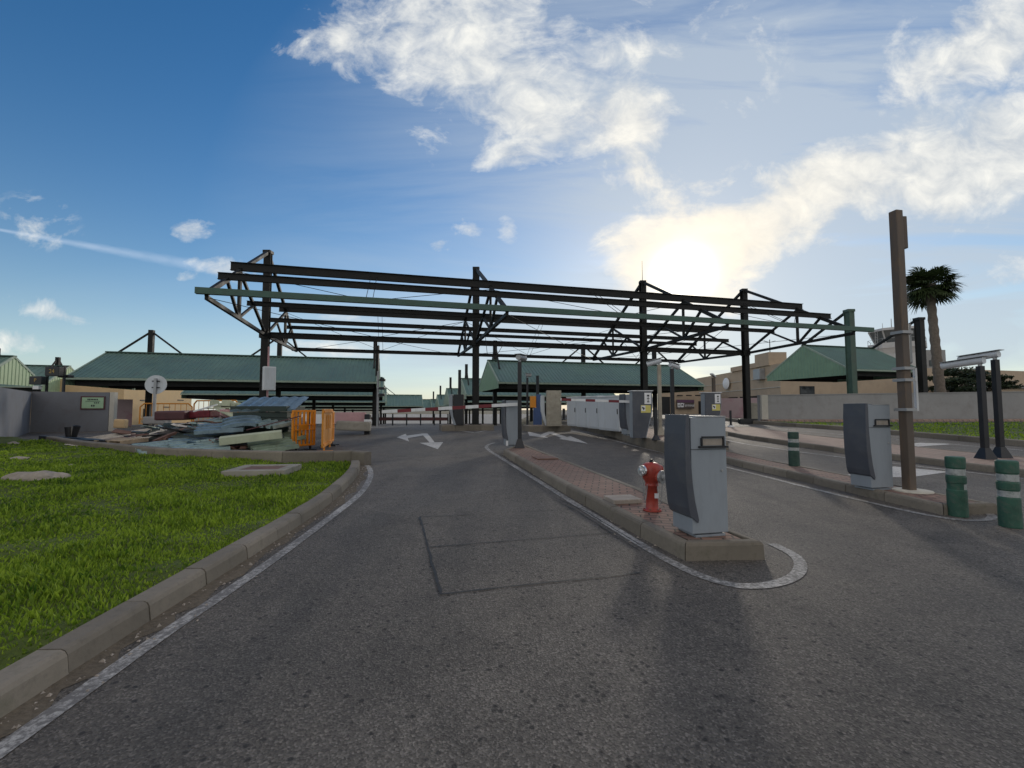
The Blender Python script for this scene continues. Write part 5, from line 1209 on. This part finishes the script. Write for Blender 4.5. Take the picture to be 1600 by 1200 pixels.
# random smaller scraps to fill the pile
kinds = [('sheetD', 'dark green'), ('sheetD', 'dark green'), ('sheetB', 'blue grey'), ('plank', 'pale'), ('rust', 'rusty'), ('rust', 'rusty'), ('maroon', 'maroon'), ('maroon', 'maroon'), ('rust', 'rusty'), ('sheetT', 'pale teal'), ('black', 'black'), ('black', 'black')]
for i in range(170):
    px = random.triangular(190, 452, 330); Y = random.uniform(12.6 if px > 280 else 14.2, 16.8); m, cn = random.choice(kinds)
    ox = at(px, 640, Y); zz = g(ox.x, Y) + random.uniform(0.02, 0.85) * max(0.12, 1 - abs((px - 345) / 190)) * sstep((Y - 12.0) / 2.2)
    ln = random.uniform(0.35, 1.7); w_ = random.uniform(0.04, 0.28); th = random.uniform(0.012, 0.05); bd = random.uniform(-0.12, 0.12)
    mb = MB(); k = 5; ring = lambda y: [Vector((-w_ / 2, y, bd * (2 * y / ln) ** 2)), Vector((w_ / 2, y, bd * (2 * y / ln) ** 2 + random.uniform(-.02, .02))), Vector((w_ / 2, y, bd * (2 * y / ln) ** 2 + th)), Vector((-w_ / 2, y, bd * (2 * y / ln) ** 2 + th))]
    rs = [ring(ln * (j / k - 0.5)) for j in range(k + 1)]
    vs = [q for r_ in rs for q in r_]; fs = [(4 * j + e, 4 * j + (e + 1) % 4, 4 * j + 4 + (e + 1) % 4, 4 * j + 4 + e) for j in range(k) for e in range(4)] + [(3, 2, 1, 0), (4 * k, 4 * k + 1, 4 * k + 2, 4 * k + 3)]
    mb.add(vs, fs); o = mb.build('metal_offcut', M[m]); o.location = (ox.x, Y, zz + 0.06); o.rotation_euler = (R(random.uniform(-14, 14)), R(random.uniform(-25, 25)), R(random.uniform(-100, 10)))
    tag(o, cn + ' offcut lying loose in the scrap pile', 'offcut', cn + ' offcuts in the scrap pile')

# ------------------------------------------------------------------ lawn details
p = G(412, 742, 0.03); t = thing('manhole', (p.x, p.y, lz(p.x, p.y)), 'square concrete manhole frame with rusty lid in the lawn', 'manhole')
z = lz(p.x, p.y) + 0.05; rz_ = Matrix.Rotation(R(8), 3, 'Z')
mb = MB()
for x, y, w, d in ((0, -0.42, 1.15, 0.2), (0, 0.42, 1.15, 0.2), (-0.47, 0, 0.2, 0.636), (0.47, 0, 0.2, 0.636)): mb.box(Vector((p.x, p.y, z)) + rz_ @ Vector((x, y, 0)), (w, d, 0.12), rz_)
mb.build('frame', M['plinth'], t, bevel=0.012)
mb = MB(); mb.box((p.x, p.y, z + 0.02), (0.73, 0.63, 0.05), rz_); mb.build('lid', M['rust'], t, bevel=0.006)
def rock(px, py, s, label):
    import bmesh
    p = G(px, py, 0.04); bm = bmesh.new(); bmesh.ops.create_icosphere(bm, subdivisions=3, radius=1)
    for v_ in bm.verts:
        n_ = 1 + 0.18 * math.sin(v_.co.x * 4 + s[0] * 9) * math.cos(v_.co.y * 5) + random.uniform(-.06, .06); v_.co = Vector((v_.co.x * s[0], v_.co.y * s[1], v_.co.z * s[2])) * n_
    me = bpy.data.meshes.new('rock'); bm.to_mesh(me); bm.free(); me.materials.append(M['rock']); o = bpy.data.objects.new('rock', me); COL.objects.link(o); o.location = (p.x, p.y, lz(p.x, p.y)); o.rotation_euler = (0, 0, R(25)); tag(o, label, 'rock', 'rocks in the lawn')
rock(54, 756, (0.46, 0.2, 0.15), 'large flat pale rock lying in the lawn')
rock(28, 725, (0.2, 0.12, 0.05), 'smaller flat rock behind the large one in the lawn')
rock(110, 735, (0.09, 0.07, 0.05), 'fist sized pale stone right of the large flat rock')
rock(20, 704, (0.14, 0.1, 0.07), 'small pale stone at the left edge near the wall')

def grit(path, n, side, name, label):
    mb = MB(); pts = arc([flat(p) for p in path], 0.1); ns = normals(pts)
    for _ in range(n):
        i = int(random.random() ** 0.8 * (len(pts) - 1)); o_ = side * abs(random.gauss(0.03, 0.10)) ; q = pts[i] + ns[i] * o_ + Vector((random.uniform(-.05, .05), random.uniform(-.05, .05), 0)); r = random.uniform(0.004, 0.014) * random.choice((1, 1, 1, 1.6)); z = gz(q) + 0.006
        a = random.uniform(0, 6.28); P = [Vector((q.x + r * math.cos(a + k * 2.09) * random.uniform(.7, 1.3), q.y + r * math.sin(a + k * 2.09) * random.uniform(.7, 1.3), z)) for k in range(3)] + [Vector((q.x, q.y, z + r * random.uniform(.5, 1.1)))]
        mb.add(P, [(0, 1, 3), (1, 2, 3), (2, 0, 3)])
    o = mb.build(name, M['rock'], recalc=True); tag(o, label, 'grit', kind='stuff')
grit(kfoot, 500, -1, 'grit', 'loose grit in the gutter along the lawn kerb')
grit([G(786, 707), G(882, 762), G(1000, 833), G(1075, 876)], 260, -1, 'grit', 'loose grit at the foot of the hydrant island kerb')

# ------------------------------------------------------------------ things beyond the gate
def guardrail():
    a = at(597, 654, 38); b = at(700, 654, 39); t = thing('guard_rail', (a.x, a.y, g(a.x, a.y)), 'long dark red guard rail beyond the gate', 'guard rail')
    A = Vector((a.x - 1.5, a.y, g(a.x, a.y))); B = Vector((b.x, b.y, g(b.x, b.y)))
    mb = MB(); mb.bar(A + Vector((0, 0, .55)), B + Vector((0, 0, .55)), 0.06, 0.28); mb.build('rail', M['guard'], t)
    for i in range(7): q = A.lerp(B, i / 6); mb = MB(); mb.bar(q - Vector((0, 0, .1)), q + Vector((0, 0, 1.0)), 0.1, 0.1, (0, 1, 0)); mb.build('post', M['black'], t)
guardrail()
q = at(575, 640, 20.2); z = g(q.x, q.y); t = thing('lane_signal', (q.x, q.y, z), 'black lane signal post with white bands at the left canopy end', 'lane signal')
mb = MB(); mb.box((q.x, q.y, z + 0.45), (0.24, 0.24, 0.9)); mb.build('body', M['black'], t, bevel=0.02)
for dz in (0.35, 0.62): mb = MB(); mb.box((q.x, q.y, z + dz), (0.25, 0.25, 0.1)); mb.build('white_band', M['white'], t)
q = at(590, 640, 27.5); z = g(q.x, q.y); t = thing('camera_mast', (q.x, q.y, z), 'pale pole with several small cameras at the right end of the left canopy', 'camera mast')
mb = MB(); mb.tube((q.x, q.y, z), (q.x, q.y, at(590, 580, 27.5).z), 0.07, n=10); mb.build('pole', M['alu'], t)
for py, dx in ((594, 0.32), (607, 0.3), (617, 0.3)):
    cz = at(590, py, 27.5).z; mb = MB(); mb.tube((q.x, q.y, cz), (q.x + dx * .6, q.y - 0.1, cz), 0.03, n=6); a_ = mb.build('arm', M['steel'], t)
    m2 = MB(); m2.box((q.x + dx, q.y - 0.15, cz), (0.32, 0.2, 0.16)); m2.build('camera', M['black'], a_, bevel=0.02)
t2 = at(588.5, 640, 33.0)
mb = MB(); z = g(t2.x, 33.0); mb.bar((t2.x, 33.0, z), (t2.x, 33.0, at(588, 540, 33).z), 0.2, 0.24, (0, 1, 0)); o = mb.build('steel_post', M['steel']); rebase(o, (t2.x, 33.0, z)); tag(o, 'dark steel post at the right end of the left canopy', 'post')
q = at(840, 640, 27.5); mb = MB(); z = g(q.x, q.y); mb.tube((q.x, q.y, z), (q.x, q.y, at(840, 587, 27.5).z), 0.09, n=8); o = mb.build('lamp_pole', M['black']); rebase(o, (q.x, q.y, z)); tag(o, 'slim dark pole left of the crossed aerial, right of the middle column', 'pole')
q = at(703.8 + 14, 640, 30); mb = MB(); z = g(q.x, q.y); mb.tube((q.x, q.y, z), (q.x, q.y, at(717, 578, 30).z), 0.1, n=8); o = mb.build('lamp_pole', M['black']); rebase(o, (q.x, q.y, z)); tag(o, 'slim dark pole rising above the black kiosk', 'pole')
q = at(1116, 640, 24); mb = MB(); z = g(q.x, q.y); mb.tube((q.x, q.y, z), (q.x, q.y, at(1116, 590, 24).z), 0.1, n=8); m_ = mb.build('lamp_pole', M['rustpost']); rebase(m_, (q.x, q.y, z)); tag(m_, 'short brown lamp pole before the tan building', 'lamp')
mb = MB(); c_ = Vector((q.x, q.y, at(1114, 588, 24).z)); mb.bar(c_ + Vector((-0.2, -0.2, 0.12)), c_ + Vector((0.12, 0.1, -0.02)), 0.16, 0.08); o = mb.build('lamp_head', M['white'], m_, bevel=0.01)

# ------------------------------------------------------------------ sky, sun
SUNPX = (1066, 430); sd = ray(*SUNPX).normalized(); EL = math.asin(sd.z); AZ = math.atan2(sd.x, sd.y)
w = bpy.data.worlds.new('World'); scene.world = w; w.use_nodes = True; nt = w.node_tree; nt.nodes.clear()
out = N(nt, 'ShaderNodeOutputWorld'); bg = N(nt, 'ShaderNodeBackground'); L(nt, bg.outputs[0], out.inputs[0])
sky = N(nt, 'ShaderNodeTexSky', sky_type='NISHITA'); sky.sun_disc = False; sky.sun_elevation = EL; sky.sun_rotation = AZ
sky.air_density = 1.0; sky.dust_density = 0.25; sky.ozone_density = 1.6; sky.altitude = 50
tc = N(nt, 'ShaderNodeTexCoord'); sx = N(nt, 'ShaderNodeSeparateXYZ'); L(nt, tc.outputs['Generated'], sx.inputs[0])
def math_(op, a, b=None, c=None, clamp=False):
    n = N(nt, 'ShaderNodeMath', operation=op); n.use_clamp = clamp
    for i, s in enumerate((a, b, c)):
        if s is None: continue
        if isinstance(s, (int, float)): n.inputs[i].default_value = s
        else: L(nt, s, n.inputs[i])
    return n.outputs[0]
yy = math_('MAXIMUM', sx.outputs[1], 0.05)
uu = math_('DIVIDE', sx.outputs[0], yy); vv = math_('DIVIDE', sx.outputs[2], yy)
cx = N(nt, 'ShaderNodeCombineXYZ'); L(nt, uu, cx.inputs[0]); L(nt, vv, cx.inputs[1]); UV = cx.outputs[0]
front = ramp(nt, sx.outputs[1], [(0.05, 0.0), (0.2, 1.0)])
def uvpx(px, py): d = ray(px, py); return Vector((d.x / d.y, d.z / d.y))
def blob(px, py, rx, ry, ang=0, amp=1.0):
    c = uvpx(px, py); e = uvpx(px + rx, py); f = uvpx(px, py - ry)
    mp = N(nt, 'ShaderNodeMapping', vector_type='TEXTURE'); mp.inputs['Location'].default_value = (c.x, c.y, 0); mp.inputs['Rotation'].default_value = (0, 0, R(ang))
    mp.inputs['Scale'].default_value = ((e - c).length, (f - c).length, 1); L(nt, UV, mp.inputs['Vector'])
    gr = N(nt, 'ShaderNodeTexGradient', gradient_type='SPHERICAL'); L(nt, mp.outputs[0], gr.inputs[0])
    return math_('MULTIPLY', gr.outputs['Fac'], amp)
def total(bs):
    s = bs[0]
    for b in bs[1:]: s = math_('ADD', s, b)
    return s
thick = total([blob(*b) for b in (
    (760, 90, 330, 190, -25, 1.0), (830, 180, 190, 90, -30, .75), (985, 185, 75, 70, 0, 1.05), (1060, 90, 200, 150, 10, .55), (650, 20, 190, 130, 0, .6), (530, 60, 80, 110, -15, .75), (465, 85, 55, 32, 0, .62), (790, 243, 70, 32, 10, .75),
    (1545, 75, 230, 130, 35, 1.3), (1620, 20, 160, 120, 0, .6), (1400, 265, 330, 100, 14, 1.4), (1590, 240, 220, 100, 20, 1.1), (1250, 308, 190, 60, 22, .85), (1540, 310, 200, 60, 8, .7), (1440, 120, 120, 40, 35, .45),
    (1068, 408, 160, 105, 0, 1.95), (1180, 378, 150, 55, 10, 1.15), (1010, 410, 90, 70, 0, .8), (1120, 345, 110, 50, 0, .7), (985, 270, 60, 42, 20, .72), (1060, 290, 110, 45, 5, .55),
    (100, 494, 120, 26, -13, 1.0), (15, 530, 80, 28, -5, .75), (290, 360, 52, 24, 0, .95), (340, 423, 75, 26, -5, 1.0), (735, 358, 36, 22, -10, .85), (796, 360, 30, 32, 25, 1.0), (688, 386, 30, 20, -10, .8), (285, 436, 34, 14, 0, .8),
    (60, 345, 80, 48, -20, .45), (520, 545, 140, 32, 3, 1.0), (560, 500, 190, 40, -6, .6), (650, 576, 38, 14, 0, .9), (1590, 425, 60, 60, 0, .5))])
def fbm(scale, detail, rough, dist, off=(0, 0, 0), sc_=(1, 1, 1), rot=0):
    mp = N(nt, 'ShaderNodeMapping'); mp.inputs['Location'].default_value = off; mp.inputs['Scale'].default_value = sc_; mp.inputs['Rotation'].default_value = (0, 0, R(rot)); L(nt, UV, mp.inputs['Vector'])
    return noise(nt, mp.outputs[0], scale, detail, rough, dist)
n1 = fbm(4.4, 10, 0.62, 0.55, (3.1, 1.7, 0), (1, 1.35, 1), -12); n2 = fbm(12, 8, 0.62, 0.5, (7.1, 0.7, 0), (1, 1.3, 1), -20); n4 = fbm(34, 6, 0.65, 0.4, (2.2, 9.1, 0), (1, 1.4, 1), -25); n3 = fbm(2.2, 8, 0.6, 0.6, (1.3, 5.2, 0), (0.5, 3.2, 1), -14)
nz = math_('ADD', math_('ADD', math_('MULTIPLY', n1, 2.9), math_('MULTIPLY', n2, 1.15)), math_('MULTIPLY', n4, 0.35))
dens = math_('ADD', math_('MULTIPLY', thick, 0.86), math_('SUBTRACT', nz, 2.49))
dens = math_('MULTIPLY', dens, math_('MULTIPLY', front, math_('MINIMUM', math_('MULTIPLY', thick, 6.0), 1.0)))
dens = ramp(nt, dens, [(0.0, 0.0), (0.25, 0.35), (0.6, 0.8), (1.0, 1.0)])
veil = total([blob(*b) for b in ((1250, 300, 950, 620, 8, 1.35), (1150, 480, 560, 260, 0, .8), (1500, 300, 700, 500, 0, .7), (1000, 120, 500, 260, 0, .5), (500, 520, 600, 130, 0, .35), (900, 560, 900, 120, 0, .4))])
veil = math_('MULTIPLY', math_('MULTIPLY', veil, ramp(nt, n3, [(0.33, 0.25), (0.66, 1.0)])), front, None, True)
ct = [blob(60 + i * 34, 370 + i * 6.2, 34, 5.0 + 0.9 * i, -10.5, 0.75 - 0.02 * i) for i in range(-3, 9)]
trail = math_('MULTIPLY', total(ct), math_('ADD', math_('MULTIPLY', n2, 0.8), 0.25), None, True)
# sun aureole through the thin cloud
vd = N(nt, 'ShaderNodeVectorMath', operation='DOT_PRODUCT'); L(nt, tc.outputs['Generated'], vd.inputs[0]); vd.inputs[1].default_value = sd
def aure(deg): return math_('POWER', math_('MAXIMUM', vd.outputs['Value'], 0.0001), 0.693 / (1 - math.cos(R(deg))))
core, halo, wide = aure(1.7), aure(4.2), aure(12)
SKYS = 0.075
pre = N(nt, 'ShaderNodeVectorMath', operation='SCALE'); L(nt, sky.outputs[0], pre.inputs[0]); pre.inputs['Scale'].default_value = SKYS
gm = N(nt, 'ShaderNodeGamma'); L(nt, pre.outputs[0], gm.inputs['Color']); gm.inputs['Gamma'].default_value = 1.0
skyc = N(nt, 'ShaderNodeHueSaturation'); skyc.inputs['Hue'].default_value = 0.505; skyc.inputs['Saturation'].default_value = 1.4; skyc.inputs['Value'].default_value = 1.20 / SKYS; L(nt, gm.outputs[0], skyc.inputs['Color'])
K = 1.0 / SKYS
clcol = mix(nt, ramp(nt, math_('ADD', math_('MULTIPLY', n2, 0.6), math_('MULTIPLY', n1, 0.4)), [(0.35, 0.0), (0.65, 1.0)]), (0.36 * K, 0.40 * K, 0.45 * K), (0.74 * K, 0.73 * K, 0.68 * K))
rear = math_('MULTIPLY', ramp(nt, sx.outputs[1], [(0.0, 1.0), (0.25, 0.0)]), ramp(nt, noise(nt, tc.outputs['Generated'], 2.6, 7, 0.6), [(0.36, 0.25), (0.6, 1.0)]))  # unseen cloud behind the camera, added as fill light for the near faces
c = mix(nt, math_('MULTIPLY', rear, 0.9), skyc.outputs[0], (0.72 * K, 0.65 * K, 0.57 * K))
c = mix(nt, math_('MULTIPLY', veil, 0.8), c, (0.385 * K, 0.44 * K, 0.50 * K))
hz_ = math_('POWER', 2.718, math_('MULTIPLY', math_('MAXIMUM', sx.outputs[2], 0.0), -7.5))
c = mix(nt, math_('MULTIPLY', hz_, 0.75), c, (0.40 * K, 0.47 * K, 0.53 * K))
c = mix(nt, math_('MULTIPLY', trail, 0.5), c, (0.62 * K, 0.68 * K, 0.78 * K))
clcol = mix(nt, math_('MULTIPLY', wide, 0.85), clcol, (0.84 * K, 0.75 * K, 0.60 * K))
c = mix(nt, math_('MULTIPLY', dens, 0.93), c, clcol)
def addglow(c, f, col, k):
    s = N(nt, 'ShaderNodeVectorMath', operation='SCALE'); s.inputs[0].default_value = tuple(x * k * K for x in col); L(nt, f, s.inputs['Scale'])
    return mix(nt, 1.0, c, s.outputs[0], 'ADD')
c = addglow(c, core, (1.0, 0.95, 0.80), 3.4); c = addglow(c, halo, (1.0, 0.70, 0.38), 0.17); c = addglow(c, wide, (1.0, 0.92, 0.75), 0.03)
L(nt, c, bg.inputs['Color']); bg.inputs['Strength'].default_value = SKYS
w.cycles.sampling_method = 'MANUAL'; w.cycles.sample_map_resolution = 1024
sl = bpy.data.lights.new('sun', 'SUN'); sl.energy = 0.85; sl.angle = R(4); sl.color = (1.0, 0.90, 0.76)
so = bpy.data.objects.new('sun', sl); COL.objects.link(so); so.rotation_euler = (-sd).to_track_quat('-Z', 'Y').to_euler(); so.location = (20, 60, 40)

# ------------------------------------------------------------------ camera, view
cam = bpy.data.cameras.new('camera'); cam.sensor_width = 36; cam.lens = FPX / 1600 * 36; cam.clip_end = 12000; cam.clip_start = 0.05
co = bpy.data.objects.new('camera', cam); COL.objects.link(co); co.location = (0, 0, HC); co.rotation_euler = (math.pi / 2 + PITCH, 0, 0); scene.camera = co
vs_ = scene.view_settings; scene.display_settings.display_device = 'sRGB'; vs_.view_transform = 'Standard'; vs_.look = 'None'; vs_.exposure = 0.46; vs_.gamma = 1; vs_.use_curve_mapping = False
scene.cycles.use_denoising = True; scene.cycles.max_bounces = 6; scene.cycles.sample_clamp_indirect = 6
